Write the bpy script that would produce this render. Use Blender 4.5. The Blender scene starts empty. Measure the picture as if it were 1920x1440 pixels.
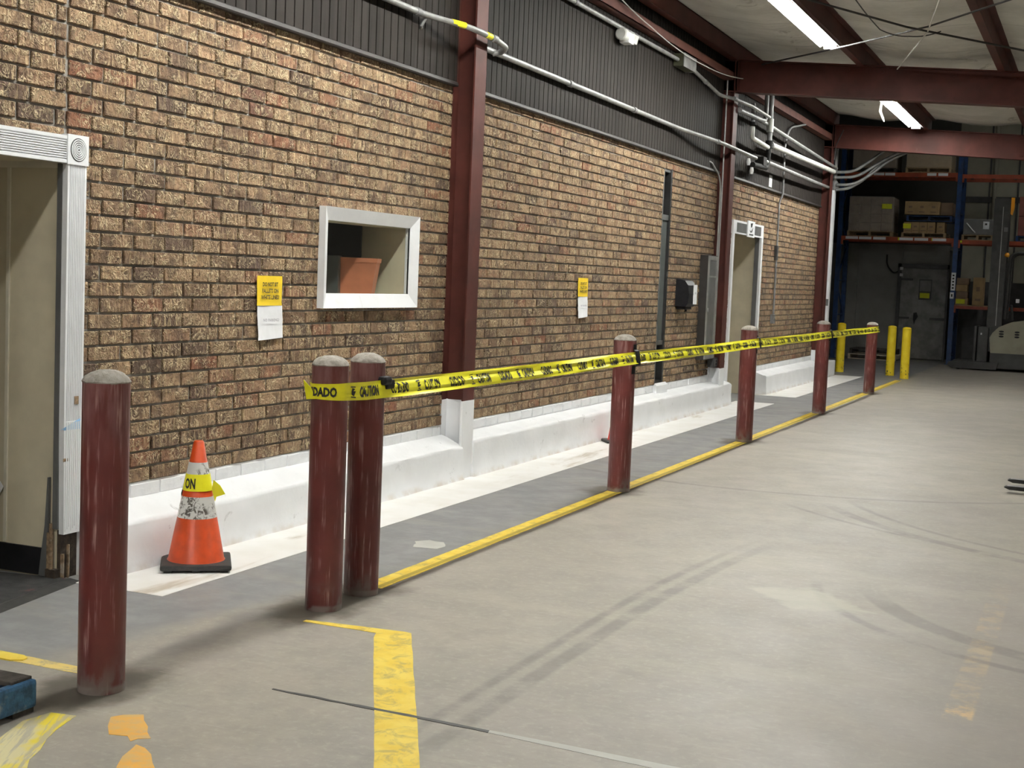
import bpy, bmesh, math, random
from mathutils import Vector, Matrix
random.seed(7)
scn = bpy.context.scene
COL = scn.collection
PI = math.pi

# ------------------------------------------------------------------ camera, world, exposure
CAM = Vector((4.60434, -5.56188, 1.56879))
RW = ((0.91907, 0.39198, 0.04081), (0.06783, -0.05534, -0.99616), (-0.38822, 0.91831, -0.07745))
FPX = 2589.758
cd = bpy.data.cameras.new('camera'); cam = bpy.data.objects.new('camera', cd); COL.objects.link(cam)
cd.sensor_width = 36.0; cd.lens = FPX / 1920 * 36; cd.clip_end = 200; cd.clip_start = .05
r, d, f = (Vector(v) for v in RW)
cam.matrix_world = Matrix(((r.x, -d.x, -f.x, CAM.x), (r.y, -d.y, -f.y, CAM.y), (r.z, -d.z, -f.z, CAM.z), (0, 0, 0, 1)))
scn.camera = cam
vs = scn.view_settings
vs.view_transform = 'Standard'; vs.look = 'None'; vs.gamma = 1; vs.use_curve_mapping = False
vs.exposure = 1.15
w = bpy.data.worlds.new('world'); scn.world = w; w.use_nodes = True
w.node_tree.nodes['Background'].inputs[0].default_value = (.75, .85, 1, 1)
w.node_tree.nodes['Background'].inputs[1].default_value = .012
LAMP_POWER = 62.0          # radiance of the fluorescent tubes
def project(p):
    q = Vector(p) - CAM
    z = f.dot(q)
    if z < .1: return None
    return 960 + FPX * r.dot(q) / z, 720 + FPX * d.dot(q) / z, z

# ------------------------------------------------------------------ node helpers
class X:
    def __init__(s, nt, sock): s.nt, s.s = nt, sock
    def _m(s, op, o=None, o2=None):
        n = s.nt.nodes.new('ShaderNodeMath'); n.operation = op
        for i, v in enumerate((s, o, o2)):
            if v is None: continue
            if isinstance(v, X): s.nt.links.new(v.s, n.inputs[i])
            else: n.inputs[i].default_value = v
        return X(s.nt, n.outputs[0])
    def __add__(s, o): return s._m('ADD', o)
    def __sub__(s, o): return s._m('SUBTRACT', o)
    def __mul__(s, o): return s._m('MULTIPLY', o)
    def __truediv__(s, o): return s._m('DIVIDE', o)
    def abs(s): return s._m('ABSOLUTE')
    def min(s, o): return s._m('MINIMUM', o)
    def max(s, o): return s._m('MAXIMUM', o)
    def sqrt(s): return s._m('SQRT')
    def frac(s): return s._m('FRACT')
    def gt(s, o): return s._m('GREATER_THAN', o)
    def lt(s, o): return s._m('LESS_THAN', o)
    def step(s, a, b):                       # smooth 0..1 from a to b
        n = s.nt.nodes.new('ShaderNodeMapRange'); n.interpolation_type = 'SMOOTHSTEP'
        rev = a > b
        s.nt.links.new(s.s, n.inputs[0]); n.inputs[1].default_value = min(a, b); n.inputs[2].default_value = max(a, b)
        n.inputs[3].default_value = 1. if rev else 0.; n.inputs[4].default_value = 0. if rev else 1.
        return X(s.nt, n.outputs[0])

class Mat:
    def __init__(s, name, rough=.6, metal=0., spec=.5):
        s.m = bpy.data.materials.new(name); s.m.use_nodes = True
        s.nt = s.m.node_tree; s.N = s.nt.nodes; s.L = s.nt.links
        s.b = s.N['Principled BSDF']; s.b.inputs['Roughness'].default_value = rough
        s.b.inputs['Metallic'].default_value = metal; s.b.inputs['Specular IOR Level'].default_value = spec
        g = s.N.new('ShaderNodeNewGeometry'); s.pos = g.outputs['Position']
        sx = s.N.new('ShaderNodeSeparateXYZ'); s.L.new(s.pos, sx.inputs[0])
        s.x, s.y, s.z = (X(s.nt, sx.outputs[i]) for i in range(3))
    def vec(s, a, b, c):
        n = s.N.new('ShaderNodeCombineXYZ')
        for i, v in enumerate((a, b, c)):
            if isinstance(v, X): s.L.new(v.s, n.inputs[i])
            else: n.inputs[i].default_value = v
        return n.outputs[0]
    def noise(s, scale, detail=3, rough=.55, dist=0., vec=None, out=0):
        n = s.N.new('ShaderNodeTexNoise'); n.inputs['Scale'].default_value = scale
        n.inputs['Detail'].default_value = detail; n.inputs['Roughness'].default_value = rough; n.inputs['Distortion'].default_value = dist
        s.L.new(vec if vec is not None else s.pos, n.inputs['Vector'])
        return X(s.nt, n.outputs[out])
    def snoise(s, sx, sy, sz, detail=3, rough=.55, dist=0.):
        return s.noise(1., detail, rough, dist, s.vec(s.x * sx, s.y * sy, s.z * sz))
    def mix(s, fac, a, b):
        n = s.N.new('ShaderNodeMix'); n.data_type = 'RGBA'
        if isinstance(fac, X): s.L.new(fac.s, n.inputs[0])
        else: n.inputs[0].default_value = fac
        for i, v in ((6, a), (7, b)):
            if isinstance(v, (tuple, list)): n.inputs[i].default_value = (*v[:3], 1)
            else: s.L.new(v, n.inputs[i])
        return n.outputs[2]
    def ramp(s, fac, stops):
        n = s.N.new('ShaderNodeValToRGB'); e = n.color_ramp.elements
        while len(e) < len(stops): e.new(.5)
        for i, (p, c) in enumerate(stops): e[i].position = p; e[i].color = (*c, 1)
        s.L.new(fac.s, n.inputs[0]); return n.outputs[0]
    def color(s, c):
        if isinstance(c, (tuple, list)): s.b.inputs['Base Color'].default_value = (*c[:3], 1)
        else: s.L.new(c, s.b.inputs['Base Color'])
        return s
    def rough(s, v):
        s.L.new(v.s, s.b.inputs['Roughness']); return s
    def bump(s, h, strength=.3, dist=.01):
        n = s.N.new('ShaderNodeBump'); n.inputs['Strength'].default_value = strength; n.inputs['Distance'].default_value = dist
        s.L.new(h.s, n.inputs['Height']); s.L.new(n.outputs[0], s.b.inputs['Normal']); return s

def plain(name, col, rough=.6, metal=0., var=.25, scale=9., bump=.0, spec=.5, dirt=None):
    m = Mat(name, rough, metal, spec)
    n = m.noise(scale, 4)
    c2 = tuple(min(1, v * (1 + var)) for v in col); c1 = tuple(v * (1 - var) for v in col)
    c = m.mix(n.step(.3, .7), c1, c2)
    if dirt: c = m.mix(m.noise(scale * .4, 5, .65).step(.52, .7) * dirt[1], c, dirt[0])
    m.color(c)
    if bump: m.bump(m.noise(scale * 4, 4), bump, .004)
    return m.m

M = {}
M['red_steel'] = plain('red oxide steel', (.074, .02, .0145), .6, var=.22, scale=3, spec=.25, dirt=((.045, .018, .015), .5))
M['red_steel_lit'] = plain('lit red steel', (.12, .042, .03), .7, var=.2, scale=5)  # lighter copy of the red steel, light on the girts put into colour
def bollard_paint(name, base, pale, amt, stripe=True):
    m = Mat(name, .38)
    st = m.snoise(60, 60, 3.2, 4, .6)
    cl = m.noise(5, 3)
    fac = (st.step(.53, .7) * cl.step(.36, .58)) * amt
    c = m.mix(m.noise(6, 3).step(.3, .7), base, tuple(v * 1.35 for v in base))
    c = m.mix(fac, c, pale)
    low = m.z.step(.16, .0)                     # scuffs of grey cement close to the floor
    c = m.mix(low * m.snoise(18, 18, 8, 4).step(.42, .6) * .85, c, (.17, .14, .12))
    ring = m.z.step(.035, .02) * .8
    c = m.mix(ring * m.noise(14, 2).step(.3, .55), c, (.22, .19, .17))
    up = m.z.step(.82, 1.1)
    c = m.mix(up * m.snoise(26, 26, 5, 4).step(.34, .64) * .62, c, (.24, .125, .12))
    m.color(c); m.rough(m.noise(8, 3) * .35 + .22); m.bump(st, .06, .002)
    return m.m
M['bollard_red'] = bollard_paint('dark red bollard paint', (.105, .0205, .0175), (.36, .22, .2), .95)
def ypaint(name):
    m = Mat(name, .4)
    c = m.mix(m.noise(8, 3).step(.3, .7), (.78, .56, .012), (.86, .66, .03))
    chip = m.snoise(22, 22, 14, 4, .6).step(.6, .66) * m.z.step(.42, .1)
    m.color(m.mix(chip, c, (.05, .045, .04))); return m.m
M['bollard_yellow'] = ypaint('yellow bollard paint')
def cement(name, a, b):
    m = Mat(name, .9); n = m.noise(26, 5, .7)
    m.color(m.mix(n.step(.3, .7), a, b)); m.bump(m.noise(60, 5, .7), .5, .006); return m.m
M['cement'] = cement('bollard cement', (.2, .18, .155), (.36, .33, .29))
def white_paint(name, grime, col=(.86, .87, .89)):
    m = Mat(name, .55)
    c = m.mix(m.noise(4, 4).step(.3, .75), col, tuple(v * .93 for v in col))
    sc = m.noise(9, 5, .7, .6).step(.62, .68) * m.noise(1.7, 2).step(.5, .62)
    c = m.mix(sc * .55 * grime, c, (.42, .41, .42))
    c = m.mix(m.z.step(.06, .0) * m.noise(6, 3).step(.35, .7) * .5 * grime, c, (.5, .38, .25))
    m.color(c); m.bump(m.noise(22, 4, .6), .35, .006); return m.m
M['white_masonry'] = white_paint('white masonry paint', 1.)
M['white_trim'] = white_paint('white trim paint', .25, (.84, .85, .87))
M['bronze'] = plain('dark bronze frame', (.03, .03, .03), .4, .3, var=.2, scale=6)
M['bronze_light'] = plain('grey anodised frame', (.12, .125, .125), .45, .4, var=.2, scale=6)
M['black'] = plain('black plastic', (.009, .009, .011), .5, var=.2, scale=20, spec=.25)
M['rubber'] = plain('black rubber', (.022, .021, .02), .6, var=.3, scale=20, dirt=((.1, .09, .08), .35))
M['reflection_pane'] = plain('grey reflection pane', (.1, .112, .108), .12, var=.06, scale=3)  # even grey painted in place of the reflection on the glass
M['paper'] = plain('white paper', (.84, .85, .88), .8, var=.03, scale=20, bump=.1)
M['yellow_paper'] = plain('yellow paper', (.86, .6, .02), .7, var=.04, scale=12, bump=.1)
M['ink'] = plain('black ink', (.02, .018, .016), .7, var=.1)
M['faint_ink'] = plain('faded print', (.32, .31, .36), .8, var=.15)
M['galv'] = plain('galvanised conduit', (.33, .33, .32), .5, .6, var=.18, scale=8)
M['galv_dull'] = plain('dull grey conduit', (.24, .24, .24), .55, .4, var=.2, scale=8)
M['pipe_white'] = plain('whitened pipe', (.6, .6, .56), .5, .1, var=.15, scale=9)
M['olive'] = plain('olive box paint', (.085, .085, .05), .5, .2, var=.15)
M['iron'] = plain('black iron pipe', (.014, .013, .012), .7, .0, spec=.2, var=.2)
M['dark_grey'] = plain('dark grey paint', (.055, .055, .055), .5, .1, var=.2, scale=6)
M['mid_grey'] = plain('grey cabinet paint', (.14, .14, .14), .45, .2, var=.12, scale=5)
M['beige'] = plain('beige hall paint', (.6, .535, .395), .75, var=.07, scale=5)
M['beige_trim'] = plain('beige batten', (.7, .65, .54), .7, var=.06)
M['beige_metal'] = plain('beige metal panel', (.4, .385, .31), .6, var=.1, scale=2)
M['cooler'] = plain('grey cooler panel', (.25, .245, .225), .6, var=.12, scale=2, dirt=((.14, .14, .13), .5))
M['cooler_door'] = plain('scuffed cooler door', (.22, .215, .2), .5, .1, var=.25, scale=5, dirt=((.08, .08, .075), .7))
M['dark_wall'] = plain('dark warehouse wall', (.1, .095, .085), .85, var=.15, scale=1.2)
M['wall_plain'] = plain('plain wall panel', (.42, .4, .36), .85, var=.1, scale=1)
M['rack_blue'] = plain('blue rack paint', (.018, .055, .17), .45, .1, var=.25, scale=7, dirt=((.05, .06, .09), .5))
M['rack_orange'] = plain('orange rack beam paint', (.33, .06, .022), .5, var=.2, scale=6)
M['blue_wood'] = plain('worn blue pallet paint', (.03, .1, .2), .7, var=.4, scale=24, bump=.5, dirt=((.34, .36, .36), .8))
M['dirty_wood'] = plain('dirty brown deck wood', (.06, .052, .045), .85, var=.35, scale=25, bump=.6)
M['wood'] = plain('pallet wood', (.36, .26, .15), .8, var=.25, scale=14, bump=.4)
M['raw_wood'] = plain('splintered wood', (.25, .17, .1), .85, var=.5, scale=30, bump=.7, dirt=((.5, .47, .42), .7))
M['dark_wood'] = plain('rotten wood', (.05, .035, .025), .9, var=.4, scale=30, bump=.7)
M['pale_wood'] = plain('pale pallet wood', (.6, .52, .4), .8, var=.15, scale=14)
M['card'] = plain('cardboard', (.4, .27, .13), .8, var=.1, scale=6)
M['card_dark'] = plain('brown cardboard', (.24, .16, .1), .8, var=.12, scale=6)
M['card_red'] = plain('red printed carton', (.25, .08, .06), .7, var=.15, scale=6)
M['label_yellow'] = plain('yellow label', (.75, .78, .03), .7, var=.06)
M['orange'] = plain('orange cone rubber', (.5, .052, .003), .4, var=.16, scale=14, dirt=((.4, .06, .02), .45))
M['orange_red'] = plain('red orange cone rubber', (.7, .03, .012), .45, var=.1, scale=14)
def collar():
    m = Mat('worn reflective collar', .45)
    n = m.noise(38, 5, .7, .8).step(.5, .56) * m.noise(9, 2).step(.42, .55)
    m.color(m.mix(n, (.72, .71, .68), (.1, .085, .07))); return m.m
M['collar'] = collar()
M['tape_yellow'] = plain('yellow caution film', (.93, .87, .025), .3, var=.05, scale=12, bump=.15)
M['terracotta'] = plain('terracotta', (.5, .17, .085), .7, var=.09, scale=10)
M['truck_beige'] = plain('beige truck paint', (.32, .3, .22), .42, .05, var=.1, scale=3, dirt=((.14, .13, .11), .5))
M['truck_grey'] = plain('dark truck grey', (.05, .05, .048), .5, .1, var=.25, scale=5)
M['amber'] = plain('amber plastic', (.85, .36, .02), .35, var=.05)
M['fork_steel'] = plain('dark fork steel', (.028, .027, .026), .35, .5, var=.3, scale=20)
M['fork_bright'] = plain('worn bright fork steel', (.6, .59, .6), .35, .6, var=.1, scale=20)
M['fix_white'] = plain('white lamp housing', (.8, .8, .8), .4, var=.03)
M['blue_tape'] = plain('pale blue masking tape', (.3, .5, .75), .7, var=.1)
M['string'] = plain('white string', (.55, .54, .5), .8, var=.1)
M['cable'] = plain('black cable', (.025, .022, .022), .6, var=.2)
def emit(name, col, s):
    m = Mat(name); m.color((.9, .9, .9)); m.b.inputs['Emission Color'].default_value = (*col, 1); m.b.inputs['Emission Strength'].default_value = s; return m.m
M['tube'] = emit('fluorescent tube', (.99, 1, .945), LAMP_POWER); M['dim_tube'] = emit('dimmed fluorescent tube', (.99, 1, .945), LAMP_POWER * .28)  # second tube is a weaker copy, power cut to tune the fill light
def glassy(name, tint, wav):
    m = Mat(name, .03); g = m.N.new('ShaderNodeBsdfGlossy'); g.inputs['Roughness'].default_value = .04
    t = m.N.new('ShaderNodeBsdfTransparent'); t.inputs[0].default_value = (*tint, 1)
    fr_ = m.N.new('ShaderNodeFresnel'); fr_.inputs[0].default_value = 1.5; mx = m.N.new('ShaderNodeMixShader')
    bk = m.N.new('ShaderNodeNewGeometry'); m.L.new((X(m.nt, fr_.outputs[0]) * (X(m.nt, bk.outputs['Backfacing']) * -1. + 1.)).s, mx.inputs[0]); m.L.new(t.outputs[0], mx.inputs[1]); m.L.new(g.outputs[0], mx.inputs[2]); m.L.new(mx.outputs[0], m.N['Material Output'].inputs[0])
    g.inputs[0].default_value = (.9, .9, .9, 1)
    if wav:
        b = m.N.new('ShaderNodeBump'); b.inputs['Strength'].default_value = wav; b.inputs['Distance'].default_value = .03
        m.L.new(m.noise(3.5, 2, .4, 1.2).s, b.inputs['Height']); m.L.new(b.outputs[0], g.inputs['Normal'])
    return m.m
M['glass'] = glassy('warped acrylic pane', (.95, .97, .96), .22)
M['glass_dark'] = glassy('tinted pane', (.2, .22, .23), .03)
def wrap():
    m = Mat('stretch film', .18); m.b.inputs['Alpha'].default_value = .22
    m.color((.8, .8, .78)); m.bump(m.snoise(9, 9, 3, 4, .6, 1.), .9, .03); return m.m
M['wrap'] = wrap()

def brick_mat(src):
    m = Mat('rustic brick ' + src, .85, spec=.25)
    if src == 'object':
        n = m.N.new('ShaderNodeObjectInfo'); rnd = X(m.nt, n.outputs['Random'])
    else:
        n = m.N.new('ShaderNodeAttribute'); n.attribute_name = 'tint'; rnd = X(m.nt, n.outputs['Fac'])
    r2 = (rnd * 17.31).frac(); r3 = (rnd * 91.7).frac()
    v = m.vec(m.x, m.y + rnd * 37., m.z + r2 * 53.)
    base = m.ramp(rnd, [(0, (.10, .066, .05)), (.12, (.172, .108, .067)), (.4, (.245, .157, .093)), (.68, (.31, .207, .122)), (.9, (.255, .15, .09)), (.985, (.225, .097, .055)), (1, (.12, .08, .062))])
    cloud = m.noise(8, 3, .55, .4, v)
    base = m.mix(cloud.step(.46, .66) * .7, base, (.085, .056, .04))
    ridge = (m.noise(15, 2, .5, 2.4, v) - .5).abs().step(.085, .005) * m.noise(8, 2, .6, 0, m.vec(m.x, m.y + r3 * 19., m.z)).step(.42, .56)
    base = m.mix(ridge * .6, base, (.68, .545, .34))  # cream splotches that also paint highlights onto the relief
    pit = (m.noise(17, 2, .5, 1.8, m.vec(m.x, m.y + r2 * 31., m.z)) - .5).abs().step(.022, .006)
    base = m.mix(pit * .6, base, (.045, .03, .024))  # dark colour also paints shade into the recesses of the relief
    vs_ = m.noise(1., 3, .6, 0, m.vec(m.x, m.y * 55., m.z * 7. + rnd * 40.))
    base = m.mix(vs_.step(.5, .7) * r3 * .85, base, (.58, .43, .25))
    m.color(base)
    h = m.noise(16, 4, .55, 1.8, v)
    m.bump(h + ridge * .45 - pit * .3, 1., .014)
    return m.m
M['brick'] = brick_mat('object'); M['brick_stuff'] = brick_mat('attribute')
M['mortar'] = cement('mortar', (.25, .235, .21), (.36, .34, .31))

def siding_mat():
    m = Mat('dark brown siding', .75, 0, .2)
    c = m.mix(m.snoise(14, 14, 1.2, 4).step(.3, .72), (.013, .010, .0082), (.0235, .0188, .0157))
    m.color(c); m.bump(m.snoise(60, 60, 5, 3), .15, .003); return m.m
M['siding'] = siding_mat()
M['siding_trim'] = plain('dark siding trim', (.022, .018, .016), .6, var=.2, scale=7)

def ceiling_mat():
    m = Mat('white vinyl insulation', .5)
    c = m.mix(m.noise(1.6, 4, .6).step(.3, .72), (.5, .485, .445), (.68, .665, .62))
    st = m.snoise(2.2, .7, 1, 5, .7, .7).step(.62, .68)
    c = m.mix(st * .55, c, (.2, .18, .15))
    seam = ((m.y / 1.52).frac() - .5).abs().lt(.008)
    c = m.mix(seam * .5, c, (.22, .21, .19))
    m.color(c); m.bump(m.snoise(1.4, 3.2, 1, 4, .6, .8), .7, .05); return m.m
M['ceiling'] = ceiling_mat()

BOLLARDS = [(1.326, -1.56), (1.38, -.075), (1.376, .285), (1.366, 4.23), (1.37, 8.17), (1.402, 12.03), (1.404, 16.1)]
def floor_mat(kind):
    """kind: 'floor' bare slab with the grey walkway; otherwise a thin coat of paint worn through to the slab."""
    m = Mat('concrete ' + kind, .55)
    n1 = m.noise(.75, 5, .62); n2 = m.noise(5, 6, .68); n3 = m.snoise(1.1, .35, 1, 5, .65)
    con = m.mix(n1.step(.32, .7), (.285, .263, .223), (.35, .32, .268))
    con = m.mix(n3.step(.42, .7) * .5, con, (.3, .27, .25))
    con = m.mix(n2.step(.36, .68) * .5, con, (.23, .218, .19))
    con = m.mix(m.snoise(.45, 1.5, 1, 5, .7, .6).step(.5, .7) * .35, con, (.40, .375, .30))
    con = m.mix(m.noise(28, 4, .7).step(.48, .72) * .32, con, (.46, .43, .37))
    con = m.mix(m.snoise(9, 34, 1, 5, .72).step(.52, .7) * .3, con, (.2, .185, .16))
    pink = m.x.step(2.8, 4.4) * m.y.step(3.5, 1.) * .55
    con = m.mix(pink * n1.step(.3, .6), con, (.265, .238, .222))
    if kind == 'floor':
        edge = m.noise(2.2, 4, .6) * .5 - .25
        walk = (m.x + edge * .25).step(1.40, 1.34) * (m.y + edge * .4).step(.0, .5)
        near = (m.x + edge * 1.1 - (m.y + .3) * .12).step(1.18, .92) * (m.y + edge).step(-1.75, -1.2) * (m.y.step(.6, .2))
        walk = walk.max(near)
        wear = m.snoise(.9, 2.6, 1, 5, .68).step(.5, .72) * .5
        grey = m.mix(n2.step(.35, .7), (.19, .192, .195), (.25, .25, .25))
        grey = m.mix(m.snoise(.8, 3, 1, 5, .7).step(.55, .75) * .4, grey, (.36, .35, .32))
        c = m.mix(walk * (wear * -1. + 1.), con, grey)
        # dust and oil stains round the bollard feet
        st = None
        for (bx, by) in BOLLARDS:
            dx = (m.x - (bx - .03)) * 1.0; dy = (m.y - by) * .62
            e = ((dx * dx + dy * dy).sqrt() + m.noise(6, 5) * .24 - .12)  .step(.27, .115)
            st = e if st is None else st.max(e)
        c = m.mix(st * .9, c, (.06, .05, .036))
        # smear between the first bollards
        sm = ((m.x - 1.22 + (m.y + .8) * .05).abs() + m.noise(3, 4) * .22 - .11).step(.12, .02) * m.y.step(-1.3, -.9) * m.y.step(-.1, -.4)
        c = m.mix(sm * .55, c, (.12, .115, .115))
        # tyre tracks along the aisle
        tr = None
        wob = m.noise(.5, 2) * .2 - .1
        for tx, wd in ((2.545, .02), (2.66, .034)):
            e = ((m.x - tx + wob * .15 - (m.y + .3) * .005 - ((m.y - .3).max(0.) * (m.y - .3).max(0.)) * .028).abs()).step(wd + .02, wd - .012) * m.y.step(-2.2, -1.2) * m.y.step(3.4, 1.2)
            tr = e if tr is None else tr.max(e)
        tr = tr * (m.noise(4, 4, .7).step(.25, .6)) * .55
        # curved tyre marks
        ar = None
        for cx, cy, rad, wd, x0, y0, y1 in ((5.9, 6.15, 3.42, .035, 2.0, 2.2, 4.7), (5.9, 6.15, 3.2, .012, 2.0, 2.3, 5.0), (4.9, 2.1, 1.62, .016, 2.0, -.3, 2.0), (5.6, 6.9, 3.9, .01, 2.0, 3.2, 4.6),
                                       (2.1, 8.2, 3.3, .02, 2.6, 4.4, 6.4), (5.15, 2.25, 1.62, .05, 2.0, -.2, 1.9)):
            dx, dy = m.x - cx, m.y - cy
            e = ((dx * dx + dy * dy).sqrt() - rad + wob * .1).abs().step(wd + .03, wd - .004) * m.y.step(y0, y0 + .4) * m.y.step(y1, y1 - .5)
            ar = e if ar is None else ar.max(e)
        ar = ar * m.noise(3, 4, .7).step(.3, .55) * .45
        c = m.mix(tr.max(ar), c, (.105, .1, .09))
        # pale patch, worn orange line
        pa = ((m.x - 3.33).abs() * 2.6 + (m.y - 1.4 + (m.x - 3.33) * .35).abs() * 3.2 + m.noise(9, 4) * .7 - .35).step(1., .7) * .55
        c = m.mix(pa, c, (.42, .41, .33))
        ol = (m.x - 4.215 + wob * .1).abs().step(.06, .045) * m.y.step(-.34, -.25) * m.y.step(2.6, 1.2) * m.noise(6, 5, .7).step(.43, .62)
        c = m.mix(ol * .3 + ol * m.y.step(.0, -.2) * .6, c, (.6, .42, .2))
        sc = m.snoise(3, 45, 1, 3, .6).step(.68, .73) * .3
        c = m.mix(sc, c, (.5, .47, .42))
        m.color(c)
        m.rough(m.noise(2.3, 4, .6) * .35 + .33); m.bump(m.noise(45, 5, .7), .12, .003)
    else:
        if kind == 'white': pc = m.mix(m.noise(3, 4).step(.3, .7), (.85, .84, .82), (.78, .76, .72)); lim = (.56, .72); dirt = (.4, .32, .22); st = m.snoise(3, .55, 1, 5, .65, .5)
        elif kind == 'yellow': pc = m.mix(m.noise(9, 4).step(.3, .7), (.75, .52, .035), (.82, .63, .1)); lim = (.47, .66); dirt = (.42, .32, .09); st = m.noise(10, 6, .72, .8)
        elif kind == 'pale yellow': pc = (.72, .55, .17); lim = (.5, .62); dirt = (.38, .32, .2); st = m.noise(9, 5, .72, .5)
        elif kind == 'scraped yellow': pc = m.mix(m.noise(5, 3).step(.42, .56), (.72, .58, .03), (.62, .56, .32)); lim = (.46, .56); dirt = (.36, .34, .3); st = m.noise(1., 5, .7, 0, m.vec((m.x * .9 + m.y * .45) * 26., (m.y * .9 - m.x * .45) * 2., 0.))
        elif kind == 'orange': pc = m.mix(m.noise(18, 4).step(.3, .7), (.76, .38, .045), (.62, .40, .14)); lim = (.52, .7); dirt = (.5, .38, .22); st = m.noise(14, 5, .7)
        else: pc = m.mix(m.noise(5, 4).step(.3, .7), (.4, .4, .37), (.5, .5, .46)); lim = (.6, .75); dirt = (.25, .24, .22); st = m.noise(10, 5, .7)
        c = m.mix(st.step(*lim) * .75, pc, dirt)
        if kind == 'yellow':
            line = (m.x - 1.388).abs().step(.02, .012) * m.y.gt(.35)
            c = m.mix(line * .8, c, (.3, .22, .02))
        m.color(c); m.bump(m.noise(40, 4), .1, .002)
    return m.m
for k in ('floor', 'white', 'yellow', 'pale yellow', 'scraped yellow', 'orange', 'filler'): M['f_' + k] = floor_mat(k)
def mat_mat():
    m = Mat('black door mat', .9)
    c = m.mix(m.noise(14, 4).step(.3, .7), (.012, .012, .012), (.035, .034, .033))
    c = m.mix(m.noise(7, 4, .7).step(.6, .7) * .45, c, (.16, .03, .03)); m.color(c); m.bump(m.noise(120, 2), .6, .006); return m.m
M['mat'] = mat_mat()

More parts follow.
